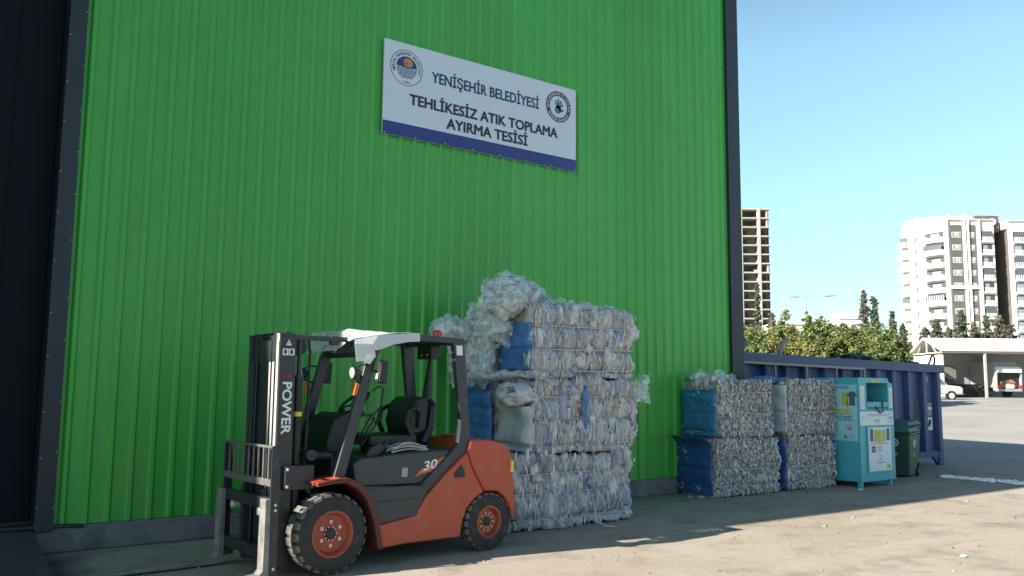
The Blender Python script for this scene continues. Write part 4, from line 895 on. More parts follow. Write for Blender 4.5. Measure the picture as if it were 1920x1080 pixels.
qs(m, -.45, -1.05, 1.29, 1.33, 2, .002); qs(m, -.45, -1.05, 1.245, 1.275, 2, .002)
text_on(m, 'BELEDİYESİ', (XT-.002, -.56, 1.13), ey, ez, .52, .085, .015, 1)
disc(m, (XT-.002, -1.0, 1.03), .03, .055, ey, ez, 5, 14); disc(m, (XT-.002, -1.05, 1.0), .02, .035, ey, ez, 5, 14)
text_on(m, 'TEHLİKESİZ ATIK', (XT-.002, -.62, .93), ey, ez, .24, .022, .0, 5)
disc(m, (XT-.002, -.94, .855), .0, .035, ey, ez, 4, 16); text_on(m, 'SIFIR', (XT-.002, -1.0, .865), ey, ez, .10, .025, .01, 5); text_on(m, 'ATIK', (XT-.002, -1.0, .83), ey, ez, .09, .025, .01, 5)
tl(m, 'side_poster', [POSTER, PBL, PY, PDG, PG, PGY])
for x_, y_ in ((TX0+.06, TY0+.06), (TX1-.10, TY0+.06), (TX0+.06, TY1-.08), (TX1-.1, TY1-.08)):
    m = MB(); m.box(x_-.035, x_+.035, y_-.035, y_+.035, 0, .10); tl(m, 'leg', TURQ, bevel=.004)

# ================================================================== WHEELIE BINS
def wheelie(x, y, rz, label):
    r = empty('wheelie_bin', (x, y, 0), rz, label=label, cat='wheelie bin', group='green wheelie bins beside the textile bin')
    m = MB(); a = [(-.24, -.26), (.24, -.26), (.24, .26), (-.24, .26)]; b_ = [(-.29, -.34), (.29, -.34), (.29, .34), (-.29, .34)]
    m.add([(p[0], p[1], .03) for p in a]+[(p[0], p[1], .93) for p in b_], [(3, 2, 1, 0), (4, 5, 6, 7), (0, 1, 5, 4), (1, 2, 6, 5), (2, 3, 7, 6), (3, 0, 4, 7)]); m.box(-.31, .31, -.36, .36, .90, .95); m.build('body', BINGREEN, r, bevel=.03)
    m = MB(); m.add([(-.31, -.39, .955), (.31, -.39, .955), (.31, .38, .985), (-.31, .38, .985), (-.26, -.30, 1.03), (.26, -.30, 1.03), (.24, .26, 1.07), (-.24, .26, 1.07)], [(3, 2, 1, 0), (4, 5, 6, 7), (0, 1, 5, 4), (1, 2, 6, 5), (2, 3, 7, 6), (3, 0, 4, 7)]); l_ = m.build('lid', BINLID, r, bevel=.02)
    m = MB(); m.tube([(-.25, .40, .97), (-.25, .46, .99), (.25, .46, .99), (.25, .40, .97)], .018, 7); m.build('handle', BINLID, r)
    for s_ in (-1, 1): m = MB(); m.cyl((s_*.22, .27, .10), (s_*.28, .27, .10), .10, n=18); m.build('wheel', BLACK, r)
    m = MB()
    for (o_, e_, n_) in (((0, -.327, .74), (1, 0, 0), (0, -1, 0)), ((.284, -.02, .72), (0, 1, 0), (1, 0, 0))):
        disc(m, Vector(o_)+Vector(n_)*.004, .055, .085, e_, (0, -.07, 1) if n_[1] else (.055, 0, 1), 0, 20); disc(m, Vector(o_)+Vector(n_)*.005, 0, .03, e_, ez, 0, 12)
        text_on(m, '240', Vector(o_)+Vector(n_)*.0+Vector(e_)*-.05-Vector((0, 0, .27))-Vector(n_)*.012, e_, ez, .10, .05, .02, 0)
    m.build('emblem', POSTERW, r)
    return r
wb_ = wheelie(16.27, -.43, R(-76), 'dark green wheelie bin with white emblems standing before the blue container')
wb_.scale = (1, 1, .90)
wheelie(16.98, -.06, R(-80), 'dark green wheelie bin whose lid shows just behind the turquoise bin corner')

# ================================================================== BLUE CONTAINER
ct = empty('waste_container', (15.9, 1.6, 0), label='long dark blue open steel waste container standing behind the bins', cat='container')
def cl(m, *a, **k):
    m.v = [(q[0]-15.9, q[1]-1.6, q[2]) for q in m.v]; return m.build(*a, parent=ct, **k)
CX0, CX1, CY0, CY1 = 12.25, 19.6, .50, 2.75
def ztop(x): return 2.34-.011*(x-12)
m = MB(); m.prism([(CX0, .32), (CX1, .32), (CX1, 2.1), (CX0, 2.15)], CY0, CY0+.05); m.box(CX1-.05, CX1, CY0+.05, CY1, .32, 2.1); m.box(CX0, CX0+.05, CY0+.05, CY1, .32, 2.1); m.box(CX0, CX1, CY1, CY1+.05, .32, 2.1); m.box(CX0, CX1, CY0, CY1, .27, .32)
cl(m, 'side_panels', CBLUE)
m = MB(); k = 0
xs = [12.6+.62*i for i in range(12)]
for x_ in xs:
    if x_ < CX1-.1: m.prism([(x_, CY0), (x_+.03, CY0-.10), (x_+.17, CY0-.10), (x_+.20, CY0)], .32, ztop(x_)-.17, axis='z')
for y_ in (1.0, 1.6, 2.2): m.box(CX1, CX1+.09, y_, y_+.12, .32, 2.05)
cl(m, 'side_ribs', CBLUE, bevel=.006)
m = MB(); m.prism([(CX0-.02, ztop(CX0)-.19), (CX1+.12, ztop(CX1)-.19), (CX1+.12, ztop(CX1)), (CX0-.02, ztop(CX0))], CY0-.14, CY0+.06); m.box(CX1-.02, CX1+.12, CY0+.06, CY1+.05, 2.06, 2.25); m.prism([(CX0-.02, 2.1), (CX1-.02, 2.06), (CX1-.02, 2.25), (CX0-.02, 2.3)], CY1-.05, CY1+.1)
cl(m, 'top_rail', CBLUE, bevel=.012)
m = MB(); m.box(CX0, CX1, CY0-.05, CY0+.1, .18, .318); m.box(CX1-.12, CX1+.07, CY0-.06, CY0+.06, 0, .5); m.prism([(CX1-.35, .18), (CX1-.12, .18), (CX1-.12, .0)], CY0-.03, CY0+.03); m.box(CX0+.2, CX1, 1.0, 1.2, 0, .27); m.box(CX0+.2, CX1, 2.0, 2.2, 0, .27)
cl(m, 'underframe', CBLUE, bevel=.008)
m = MB(); YC = CY0-.006; quad(m, 19.03, 19.20, 1.86, 2.0, YC, 0)
for z_, mi in ((1.36, 1), (1.27, 2), (1.20, 1), (1.14, 0)): quad(m, 19.07, 19.33, z_-.035, z_+.035, YC, mi)
quad(m, 19.07, 19.33, .78, 1.07, YC, 2); m.prism([(19.12, .88), (19.2, .84), (19.24, .93), (19.28, .9), (19.27, 1.0), (19.18, 1.03), (19.15, .95)], YC-.003, YC-.001, 3)
m.prism([(18.45, .55), (18.62, .9), (18.58, 1.5), (18.5, 1.55), (18.42, 1.2)], CY0-.1055, CY0-.1035, 3)
cl(m, 'stickers', [PGY, M('sticker pinkish', (.36, .24, .22), .6), POSTERW, RUST])
m = MB(); m.tube([(19.1, .45, 2.2), (19.35, .5, 2.33), (19.62, .6, 2.46), (19.8, .65, 2.48), (19.86, .65, 2.42), (19.75, .6, 2.33), (19.5, .5, 2.24)], .022, 7)
tag(m.build('cable_loop', BLACK), 'black cable loop hanging over the right end of the container rim', 'cable')
m = MB(); crumple(m, (16.75, .75, 2.27), .55, .3, .16, 3.9, .5, 40, 2.2); tag(m.build('black_bag', M('black bag film', (.02, .02, .02), .35, bump=.4)), 'black bag heap rising above the container rim', 'bag')
m = MB(); crumple(m, (18.75, .7, 2.20), .32, .2, .13, 5.9, .5, 30, 2.2); tag(m.build('black_bag', bpy.data.materials['black bag film']), 'small black bag on the container rim under the cable loop', 'bag')
m = MB(); m.bar((13.35, 1.2, 2.2), (13.72, 1.2, 2.62), .05, .10); tag(m.build('wooden_board', M('grey board', (.20, .19, .17), .8)), 'grey board poking up out of the container at its left end', 'board')
m = MB(); m.bar((13.2, 1.4, 2.2), (13.6, 1.4, 2.64), .03, .03); tag(m.build('thin_stick', BARK), 'thin stick leaning beside the grey board in the container', 'stick')
m = MB(); m.tube([(14.85, 1.3, 2.1), (14.9, 1.3, 2.4), (15.0, 1.3, 2.60), (15.15, 1.3, 2.70)], .05, 10); tag(m.build('bent_pipe', M('grey pipe', (.33, .32, .30), .7)), 'bent grey pipe sticking up out of the container', 'pipe')
m = MB(); crumple(m, (12.35, .75, 2.36), .16, .16, .11, 1.9, .3, 26, 2.); tag(m.build('white_sack', FILMW, smooth=True), 'white sack on the container rim at the green building corner', 'bag')
# galvanised frame standing before the container
m = MB(); FX = [12.42, 13.33, 14.28, 15.27, 16.25]
for x_ in FX: m.bar((x_, .25, 0), (x_, .25, 2.13), .04, .04); m.bar((x_+.06, .29, 0), (x_+.06, .29, 2.08), .03, .03, 1)
m.bar((FX[0]-.02, .25, 2.15), (FX[-1]+.02, .25, 2.10), .05, .05); m.bar((FX[0], .25, 1.0), (FX[-1], .25, .97), .03, .03)
tag(m.build('pipe_frame', [GALV, BLACK], bevel=.004), 'thin grey metal frame standing in front of the blue container', 'frame')

# ================================================================== FAR BUILDINGS (each stands square to the view: x right, y away)
def far(name, lat, F, z, **k): return empty(name, vw(lat, F, z), -YAW, **k)
# ---- open shed
Z0 = 1.15
shd = far('open_shed', 35.7, 65, Z0, label='long open fronted shed with white pitched roof and thin post at the right', cat='shed')
m = MB(); m.prism([(-.1, 3.62), (-.1, 3.50), (2.7, 4.50), (5.4, 3.30), (5.4, 3.42), (2.7, 4.63)], -3.15, 26, axis='x'); m.build('roof', WHITEWALL, shd)
m = MB(); m.box(-2.95, 26, 5.0, 5.2, 0, 3.45); m.build('back_wall', M('grey shed wall', (.30, .30, .30), .9, var=.08), shd)
m = MB(); m.box(-2.95, -2.75, .35, 5.0, 0, 3.22); m.build('gable_wall', WHITEWALL, shd)
m = MB(); m.bar((-2.85, .2, 3.40), (-2.85, 5.1, 3.40), .1, .10); m.bar((-2.85, 2.7, 3.4), (-2.85, 2.7, 4.5), .1, .08)
for a, b_ in ((1.2, 2.0), (4.2, 3.5)): m.bar((-2.85, a, 3.4), (-2.85, b_, 4.15), .08, .08)
for k in range(1, 6): m.bar((-2.85+4.8*k, 0, 3.42), (-2.85+4.8*k, 5.1, 3.42), .1, .1)
m.box(-3.1, 26, .0, .08, 3.36, 3.50); m.build('roof_frame', RAWC, shd)
for k, xx in enumerate((.28, 8.4, 16.5)):
    m = MB(); m.bar((xx, .12, 0), (xx, .12, 3.4), .16, .16); m.build('post', PALEMETAL, shd)
BOXD = M('dark stored boxes', (.05, .05, .05), .8)
for k in range(3):
    m = MB(); m.box(-.55, .55, -.4, .4, 0, 1.0); m.box(-.58, .58, -.43, .43, .92, 1.03); m.box(-.2, .2, -.45, -.40, .5, .6)
    o = m.build('storage_box', BOXD, bevel=.02); o.location = vw(34.45+1.15*k, 69, Z0+.0); o.rotation_euler = (0, 0, -YAW)
    tag(o, ['dark storage box in the shed nearest its white gable wall', 'middle dark storage box between two others in the shed', 'dark storage box in the shed nearest the thin post'][k], 'box', 'dark boxes stored in the shed')
m = MB(); m.box(-.75, .75, -.03, .03, 1.35, 2.4); m.box(-.7, -.62, -.03, .03, 0, 1.35); m.box(.62, .7, -.03, .03, 0, 1.35); o = m.build('notice_board', M('grey board face', (.16, .16, .16), .8)); o.location = vw(35.3, 69.6, Z0); o.rotation_euler = (0, 0, -YAW); tag(o, 'dark board standing against the back wall of the shed', 'board')
# ---- refuse truck, seen from the back
tr = far('garbage_truck', 38.25, 66.1, Z0+.05, label='refuse truck parked in the shed with its open dark hopper towards us', cat='truck')
TRG = M('truck grey', (.30, .30, .30), .6); TRW = M('truck white', (.78, .78, .76), .5)
m = MB(); m.prism([(.25, .7), (5, .7), (5, 2.75), (.5, 2.75), (.2, 2.3)], -.92, .92, axis='x'); m.build('body', TRG, tr, bevel=.08)
m = MB(); m.prism([(-.25, 1.85), (.3, 1.85), (.3, 2.3), (.0, 2.32), (-.22, 2.12)], -.88, .98, axis='x'); m.build('hopper_hood', TRW, tr, bevel=.06)
m = MB()
for s_ in (-1, 1): m.prism([(-.1, .5), (.4, .5), (.4, 1.9), (-.15, 1.9)], s_*.95-.05, s_*.95+.05, axis='x')
m.box(-.95, .95, -.15, .3, .42, .62); m.build('hopper_sides', TRG, tr, bevel=.02)
m = MB(); m.box(-.86, .86, .13, .17, .6, 1.85); m.build('hopper_inside', BLACK, tr)
m = MB(); crumple(m, (-.05, .1, .95), .75, .2, .33, 3.3, .5, 26, 2.2); m.build('rubbish', M('brown rubbish', (.22, .12, .07), .9, var=.4), tr)
m = MB(); m.box(-.3, .3, -.2, -.15, .66, .95); m.build('number_plate', POSTERW, tr)
for s_ in (-1, 1):
    m = MB(); m.box(s_*.8-.13, s_*.8+.13, -.17, -.12, .66, .9); m.build('tail_light', REDL, tr)
    m = MB(); m.cyl((s_*.6, 1.6, .45), (s_*.95, 1.6, .45), .45, n=20); m.build('wheel', RUBBER, tr)
# ---- pickup half hidden behind the container
pu = far('white_pickup', 29.35, 60, gz(58.6)-.02, label='white pickup partly hidden behind the right end of the blue container', cat='pickup')
m = MB(); m.prism([(-2.3, .45), (2.15, .42), (2.2, .80), (2.05, .98), (1.15, 1.08), (.62, 1.62), (-.3, 1.66), (-.55, 1.1), (-2.3, 1.1)], 0, 1.7); m.build('body', M('pickup paint', (.42, .42, .42), .4), pu, bevel=.06)
m = MB(); m.prism([(-.2, 1.12), (1.0, 1.12), (.58, 1.55), (-.2, 1.57)], -.012, .0); m.prism([(1.16, 1.10), (1.18, 1.11), (.67, 1.60), (.65, 1.58)], .12, 1.58); m.build('windows', WGLASS, pu)
for xx in (-1.4, 1.35):
    m = MB(); m.cyl((xx, -.03, .34), (xx, .2, .34), .34, n=20); m.cyl((xx, -.04, .34), (xx, -.02, .34), .2, n=14, mi=1); m.build('wheel', [BLACK, STEEL], pu)
m = MB(); m.box(2.10, 2.2, .05, .35, .72, .86); m.build('headlight', GLASSY, pu); m = MB(); m.box(2.1, 2.28, 0, 1.7, .38, .55); m.build('bumper', DGREY, pu, bevel=.03)

# ---- apartment block
AF = 200
ap = far('apartment_block', 110, AF, 2, label='tall white apartment block with taupe window bays and rounded balconies', cat='apartment block')
zt = 39.9                                          # parapet top above its base
m = MB()
m.box(-7.35, 4.25, .0, 14, 0, zt)
wing = [(-7.35, .0), (-12.8, 10.5), (-10.2, 16), (-7.35, 14)]
m.prism(wing, 0, zt, axis='z'); m.build('wall', WHITEWALL, ap)
m = MB(); m.box(-7.7, 4.5, -.35, 14.2, zt, zt+.25); m.prism([(-7.5, -.3), (-13.1, 10.5), (-10.3, 16.2), (-7.4, 14)], zt+.002, zt+.255, axis='z'); m.build('cornice', WHITEWALL, ap)
m = MB(); m.prism([(-11.6, 11), (-7, 4), (4, 4), (4, 14), (-10, 15)], zt+.2, zt+1.7, axis='z'); m.build('roof_storey', WHITEWALL, ap)
m = MB(); m.box(1.6, 7.3, 3.0, 12, 37.6, zt+1.75); m.box(4.25, 8.2, 6.0, 14, 0, 38); m.build('stair_tower', TAUPE, ap)
m = MB(); m.box(7.85, 30, .3, 16, 0, zt-.15); m.box(7.7, 30, .0, 16, zt-.148, zt+.15); m.build('right_wing', WHITEWALL, ap)
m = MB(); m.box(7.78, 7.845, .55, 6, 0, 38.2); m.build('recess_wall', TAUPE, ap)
m = MB()
for (xx, yy) in ((-9.5, 9), (-3.3, 6), (.6, 6), (9.6, 4)):
    m.cyl((xx, yy, zt+1.5 if xx < 5 else zt), (xx, yy, zt+2.4 if xx < 5 else zt+.9), .6, n=12); m.bar((xx-.9, yy-.3, zt+1.5 if xx < 5 else zt), (xx+.9, yy-.3, zt+1.9 if xx < 5 else zt+.4), .6, .1)
m.build('roof_tanks', WHITEWALL, ap)
m = MB(); m.lathe([(.0001, .3), (.5, .2), (.85, .0), (.8, -.02)], (5.6, 2.6, zt+.2), 'y', 18); m.build('satellite_dish', WHITEWALL, ap)
m = MB()
for (a, b_) in ((-5.98, -3.54), (-1.92, -.25)):
    m.box(a-.12, b_+.12, -.13, .02, 11, 23.4); m.box(a-.12, b_+.12, -.13, .02, 24.2, zt-1.2)
m.build('taupe_bay', TAUPE, ap)
m = MB()
for a in (-7.3, -3.1, -2.3, .35): m.box(a, a+.5, -.42, .02, 6, zt+.1)
m.box(-7.2, .8, -.40, .02, 23.4, 24.2); m.build('pilasters', WHITEWALL, ap)
m = MB(); m.box(-2.62, -2.48, -.36, .02, 6, zt); m.build('downpipe', DGREY, ap)
FL = [zt-4.25-3.03*k for k in range(10)]
def wmesh(w, h):
    m = MB(); m.box(0, w, -.16, .0, 0, h, 0); n = 3 if w > 2 else 2; g_ = .09
    for k in range(n):
        a = k*w/n; m.box(a+g_, a+w/n-g_*.4, -.18, -.155, g_, h-g_, 1)
        if k == 1: m.box(a+g_*2, a+w/n-g_*2, -.185, -.179, h*.35, h-g_*1.5, 2)
    return m
wA = wB = None
CURT = M('net curtain behind glass', (.5, .5, .49), .6)
for k, z in enumerate(FL):
    if wA is None:
        wA = wmesh(2.2, 1.35).build('window', [WHITEWALL, WGLASSG, CURT], ap); wA.location = (-5.86, 0, z); wB = wmesh(1.35, 1.3).build('window', [WHITEWALL, WGLASSG, CURT], ap); wB.location = (-1.76, 0, z)
    else:
        for w, xx in ((wA, -5.86), (wB, -1.76)): c_ = w.copy(); COL.objects.link(c_); c_.location = (xx, 0, z)
def loggia(glazed, w=2.5):
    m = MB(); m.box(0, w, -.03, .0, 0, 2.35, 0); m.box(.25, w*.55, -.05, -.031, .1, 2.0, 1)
    m.box(-.05, w+.05, -.5, .0, -.35, 0, 2); m.box(0, w, -.46, -.42, .95, 1.0, 2)
    n = 7
    for k in range(n): m.box(.05+k*w/n, .05+k*w/n+w/n*.55, -.45, -.42, 0, .95, 2)
    if glazed: m.box(0.02, w-.02, -.40, -.36, 1.0, 2.3, 3); [m.box(k*w/5-.03, k*w/5+.03, -.42, -.35, 1, 2.3, 4) for k in range(6)]
    return m
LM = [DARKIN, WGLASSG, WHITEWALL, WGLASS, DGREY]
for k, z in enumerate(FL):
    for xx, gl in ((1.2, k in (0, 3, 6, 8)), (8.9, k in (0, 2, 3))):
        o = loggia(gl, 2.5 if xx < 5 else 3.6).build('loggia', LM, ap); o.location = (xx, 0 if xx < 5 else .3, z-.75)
wd = Vector((-13.1+7.35, 11.0, 0)); wl_ = wd.length; wd.normalize(); wn = Vector((-wd.y, wd.x, 0)); ang = math.atan2(-wd.y, -wd.x)
def wingobj(m, name, mats, s0, z):
    """placed on the slanted face: local x runs from far to near, -y is outward"""
    o = m.build(name, mats, ap); p = Vector((-7.35, 0, 0))+wd*s0; o.location = (p.x, p.y, z); o.rotation_euler = (0, 0, ang); return o
for k, z in enumerate(FL):
    m = MB(); w = 5.0; m.box(0, w, -.05, .0, 0, 2.35, 0); m.box(1.6, 3.9, -.08, -.051, .05, 2.0, 1); pr = [(-.1, 0)]+[(w/2+(w/2+.1)*math.sin(a), -1.35*math.cos(a)**.5 if abs(a) < 1.57 else 0) for a in [(-1.5+3.0*i/14) for i in range(15)]]+[(w+.1, 0)]
    m.prism(pr, -.28, .0, 2, axis='z'); outer = pr; inn = [(w/2+(q[0]-w/2)*.96, q[1]*.93) for q in pr]
    m.prism(outer+inn[::-1], .0, .95, 2, axis='z')
    if k in (1, 5): m.box(.1, w-.1, -.95, -.9, .95, 2.25, 3); [m.box(.1+j*(w-.2)/8-.05, .1+j*(w-.2)/8+.05, -.98, -.88, .95, 2.25, 4 if k == 1 else 2) for j in range(9)]
    else: m.box(.4, .9, -.5, -.06, .9, 1.4, 2)
    wingobj(m, 'balcony', LM, 5.35, z-.75)
    m = MB(); m.box(0, .55, -.04, 0, 0, 1.0, 0); wingobj(m, 'window', [WGLASS], 8.3, z+.1)
    m = MB(); m.box(-.2, 2.4, -1.1, .05, -.28, .95, 0); m.box(.1, 2.2, -.06, -.02, 1.0, 2.3, 1 if k in (0, 5) else 0); wingobj(m, 'balcony', [PINKW if k % 2 else WHITEWALL, WGLASS], 12.4, z-.75)
# ---- unfinished concrete tower
tw = far('unfinished_tower', 77, 276, 0, label='unfinished concrete tower block with open floors beside the green building corner', cat='tower block')
slab0 = None
for k in range(20):
    z = 60.3-3.0*k
    m = MB(); m.box(-9.0, 7.3, -.9 if k else -.9, 13, z-.42, z, 0)
    m.build('floor_slab', RAWC, tw)
m = MB()
for xx in (3.0, -2.9): m.box(xx, xx+.95, -.98, 0, 0, 60.4)
m.build('front_columns', RAWC, tw)
m = MB()
for k in range(20):
    z = 60.3-3.0*k
    m.box(-8.8, 3.0, 1.6 if k not in (0, 1, 6) else 4.5, 1.9 if k not in (0, 1, 6) else 4.8, z-3.0, z-.421, 0); m.box(3.9, 6.8, 1.2, 1.5, z-3.0, z-.421, 0)
    m.box(-1.7, .1, 1.55, 1.6, z-2.95, z-1.2, 1); m.box(4.2, 5.9, 1.15, 1.2, z-2.8, z-1.2, 1)
    if k in (0, 1, 6): m.box(6.0, 6.5, -.5, 0, z-2.9, z-.42, 2)
m.box(7.0, 7.2, 1, 12.8, 0, 60); m.build('infill_walls', [RAWD, M('dark opening', (.05, .045, .045), .9), RAWC], tw)
m = MB(); m.box(-8.8, -2.9, .2, .5, 0, .2)
for k in range(20):
    z = 60.3-3.0*k
    if k not in (0, 1, 6): m.box(-2.9, -2.0, -.93, -.1, z-3.0, z-.421)
m.build('left_piers', RAWC, tw)
# ---- small far houses
hs = far('distant_house', 63.4, 160, 6, label='small white distant building seen over the tree tops', cat='building')
m = MB(); m.box(-2.0, 2.0, 0, 6, 0, 8.9); m.box(-1.2, 1.4, .5, 5, 8.9, 10.0); m.box(-2.2, 2.2, -.2, 6.2, 8.85, 9.05); m.build('wall', WHITEWALL, hs)
m = MB()
for a in (-1.4, .3): m.box(a, a+.9, -.04, 0, 6.6, 7.8)
m.build('window', WGLASS, hs)
hs = far('distant_house', 48.0, 150, 6, label='small pale distant building low behind the trees beside the unfinished tower', cat='building')
m = MB(); m.box(-1.9, 3.6, 0, 6, 0, 6.9); m.box(-2.1, 3.8, -.2, 6.2, 6.9, 7.1); m.build('wall', PINKW, hs)
m = MB(); m.box(-1, .2, -.04, 0, 5, 6.3); m.build('window', WGLASS, hs)
# ---- street lamp
lp = far('street_lamp', 51.85, 150, 1, label='tall thin double armed street lamp rising above the trees', cat='street lamp')
m = MB(); m.tube([(0, 0, 0), (0, 0, 17.0)], [.14, .07], 8); m.tube([(-2.4, 0, 16.75), (-.8, 0, 16.7), (0, 0, 16.6), (.8, 0, 16.75), (4.6, 0, 16.95)], .028, 6); m.build('pole', GALV, lp)
for a, b_, z in ((-2.95, -1.3, 16.75), (3.4, 5.4, 17.0)):
    m = MB(); m.prism([(a, z-.06), (b_, z-.02), (b_, z+.12), (a+.2, z+.06)], -.2, .2); m.build('lamp_head', GALV, lp)

# ================================================================== TREES
def leaves(m, centres, nper, size, rn, up=.55, flat=1.):
    for c_, r_ in centres:
        for k in range(nper):
            d_ = Vector((rn.gauss(0, 1), rn.gauss(0, 1), rn.gauss(0, 1)*flat)); d_ = d_.normalized()*(r_*rn.random()**.45); p = Vector(c_)+Vector((d_.x, d_.y, d_.z*flat))
            n_ = (d_.normalized()+Vector((rn.gauss(0, .6), rn.gauss(0, .6), rn.gauss(0, .6)+up))).normalized(); a = n_.orthogonal().normalized(); a = (Matrix.Rotation(rn.uniform(0, 6.28), 3, n_) @ a); b_ = n_.cross(a); s_ = size*rn.uniform(.6, 1.4); t_ = rn.uniform(.6, 1.4); hue = rn.uniform(-.12, .12)
            m.add([p-a*s_, p+b_*s_*.5, p+a*s_, p-b_*s_*.5], [(0, 1, 2, 3)], 0, (t_*(1+hue), t_, t_*(1-hue)))
def trunk(m, h, r, rn, limbs):
    pts = [(rn.uniform(-.1, .1)*i, rn.uniform(-.1, .1)*i, h*i/4) for i in range(5)]; m.tube(pts, [r, r*.85, r*.7, r*.5, r*.3], 8)
    for q in limbs: s_ = Vector(pts[2])+(Vector(pts[4])-Vector(pts[2]))*rn.random(); q = Vector(q); m.tube([s_, s_.lerp(q, .5)+Vector((0, 0, .2)), q], [r*.4, r*.25, r*.08], 5)
def broad(lat, F, z, h, r, mat, seed, label, cb=.25, n=64, nper=125, size=.105, squash=1.):
    rn = random.Random(seed); root = far('leafy_tree', lat, F, z, label=label, cat='tree', group='sunlit leafy trees behind the container'); cen = []
    cz = h*(cb+1)/2; rz_ = h*(1-cb)/2
    while len(cen) < n:
        d_ = Vector((rn.gauss(0, 1), rn.gauss(0, 1), rn.gauss(0, 1))).normalized()*rn.uniform(.45, 1.0)**.6
        k = 1+.35*noise.noise(d_*1.8+Vector((seed, 0, 0))); p = Vector((d_.x*r*k, d_.y*r*k, cz+d_.z*rz_*k*squash))
        cen.append((p, r*rn.uniform(.16, .34)))
    m = MB(); leaves(m, cen, nper, size, rn); m.build('crown', mat, root)
    m = MB(); trunk(m, h*.75, .16*r/1.8+.06, rn, [c_ for c_, _ in cen[:12]]); m.build('trunk', BARK, root); return root
def ztree(F): return .9
FT = 52
TL = [(14.1, 52, 5.2, 1.6, LEAF, 'leafy tree at the green building corner, left of the yellow one'), (16.0, 51, 4.5, 1.75, LEAFY, 'yellow green tree with autumn tints behind the container'),
      (17.6, 55, 5.4, 1.4, LEAF, 'mid green tree just right of the yellow one'), (19.0, 53, 5.0, 1.7, LEAFD, 'dense green tree behind the bent pipe'), (20.6, 55, 5.6, 1.8, LEAFD, 'broad dark green tree at the centre of the row'),
      (22.0, 52, 4.9, 1.5, LEAF, 'green tree right of the centre below the tall grey conifers'), (22.75, 51, 4.4, 1.2, LEAF, 'bright rounded tree at the right end of the row'), (23.9, 54, 4.1, 1.0, LEAFD, 'dark low tree beside the shed gable at the end of the row'), (18.3, 50, 3.9, 1.3, LEAF, 'low green tree in front of the row close to the container rim'), (21.2, 50, 3.8, 1.4, LEAFD, 'low dark tree in front behind the black bag heap'), (15.0, 54, 4.9, 1.5, LEAFD, 'dark green tree filling the gap left of the yellow one'), (16.9, 49, 3.7, 1.3, LEAFY, 'low yellow tinged tree just above the container rim'), (20.0, 50, 4.2, 1.5, LEAF, 'rounded green tree in front of the broad dark one'), (22.8, 54, 4.9, 1.5, LEAFD, 'dark tree behind the bright rounded one'), (14.2, 49, 4.0, 1.2, LEAFD, 'dark low tree hugging the green building corner')]
for i, (a, b_, h, r, mt, lb) in enumerate(TL): broad(a, b_, gz(60)*.75, h-.1, r, mt, 100+i, lb, cb=.12)
def conifer(lat, F, z, h, r, mat, seed, label, name='conifer', layers=16, nper=46, size=.16, droop=.12, gappy=.2, grp=None, base=.12):
    rn = random.Random(seed); root = far(name, lat, F, z, label=label, cat='tree', group=grp); m = MB(); tk = MB(); tk.tube([(0, 0, 0), (.1, 0, h*.5), (0, 0, h)], [.035*h**.5+.05, .05, .015], 7)
    for k in range(layers):
        t_ = base+(1-base)*(k/layers); zc = h*t_; rr = r*(1-t_)**.8*rn.uniform(.7, 1.2)+.05; nb = 5 if rr > .5 else 4
        for j in range(nb):
            if rn.random() < gappy: continue
            a = 6.283*j/nb+rn.uniform(0, 1.2); e = Vector((math.cos(a)*rr, math.sin(a)*rr, zc-droop*rr+rn.uniform(-.1, .1))); s_ = Vector((0, 0, zc)); tk.tube([s_, e], [.03, .01], 4)
            cs = [(s_.lerp(e, q)+Vector((rn.gauss(0, .08), rn.gauss(0, .08), rn.gauss(0, .1))), .10+.20*rr*(1-.5*q)) for q in (.3, .6, .92)]; leaves(m, cs, nper//nb+2, size*.75, rn, .2, .8)
    leaves(m, [((0, 0, h*.98), .12)], 14, size*.7, rn); m.build('crown', mat, root); tk.build('trunk', BARK, root)
GC = 'tall conifers beyond the leafy trees'
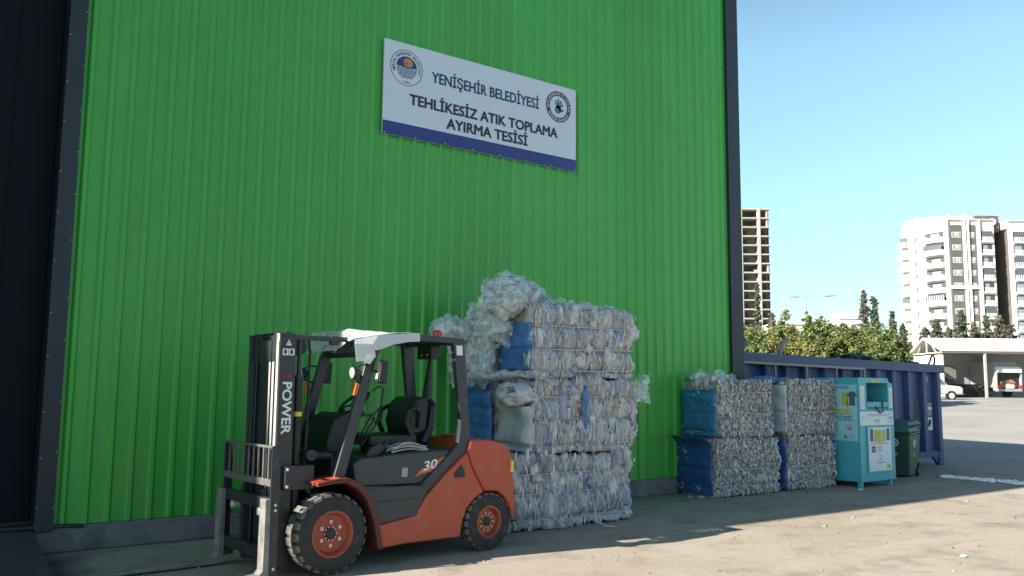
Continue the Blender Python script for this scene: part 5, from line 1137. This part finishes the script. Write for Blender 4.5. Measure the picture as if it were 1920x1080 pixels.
for i, (a, F, h, r, mt, lb) in enumerate([(35.2, 85, 10.9, 1.45, NEEDLEB, 'tallest grey conifer with a loose ragged crown'), (36.2, 85, 10.2, 1.25, NEEDLE, 'dark slim conifer just right of the tallest grey one'), (37.95, 85, 8.6, .8, NEEDLE, 'thin spiky conifer top between the grey pair and the apartment block'), (38.95, 85, 7.3, .9, NEEDLE, 'short conifer top beside the white apartment block'), (24.55, 85, 11.2, .75, NEEDLE, 'slender conifer standing before the unfinished tower'), (25.6, 84, 8.4, 1.7, NEEDLEB, 'grey bushy bare tree below the unfinished tower')]):
    conifer(a, F, .8, h, r, mt, 200+i, lb, layers=44 if i != 5 else 26, nper=56, size=.16, grp=GC)
GL = 'layered light green conifers among the leafy trees'
for i, (a, F, h, r, lb) in enumerate([(18.35, 53, 5.75, 1.0, 'tallest layered conifer with tiered branches below the street lamp'), (17.1, 54, 5.4, .7, 'small layered conifer top left of the street lamp'), (19.6, 54, 5.55, .9, 'layered conifer with a bent top right of the street lamp')]):
    conifer(a, F, gz(60)*.75, h, r, LEAFD if i else LEAF, 300+i, lb, 'layered_conifer', layers=11, nper=80, size=.13, droop=.05, gappy=.1, grp=GL)
GP = 'grey green pines between the shed and the apartment block'
for i, (a, h, r) in enumerate([(43.6, 7.4, 2.1), (45.3, 8.6, 2.0), (46.9, 7.8, 2.2), (48.2, 9.4, 1.9), (49.9, 8.2, 2.2), (51.2, 9.2, 1.7), (52.9, 8.9, 2.3), (54.6, 8.0, 2.2), (42.0, 6.0, 1.9)]):
    conifer((.484+.0145*i-(.02 if i == 8 else 0)-.115*(i == 8))*(90+2*(i % 3)), 90+2*(i % 3), .8, h, r, NEEDLE if i % 2 else NEEDLEB, 400+i, ['first grey pine above the left part of the shed roof', 'second grey pine from the shed gable, before the balconies', 'pine before the taupe window bays', 'tall spindly pine before the taupe bays', 'wide pine before the narrow loggia column', 'tall thin pine with bare upper branches', 'dense pine before the dark recess of the block', 'pine at the right edge of the picture', 'low pine just above the shed gable'][i], 'grey_pine', layers=26, nper=70, size=.2, gappy=.2, grp=GP)
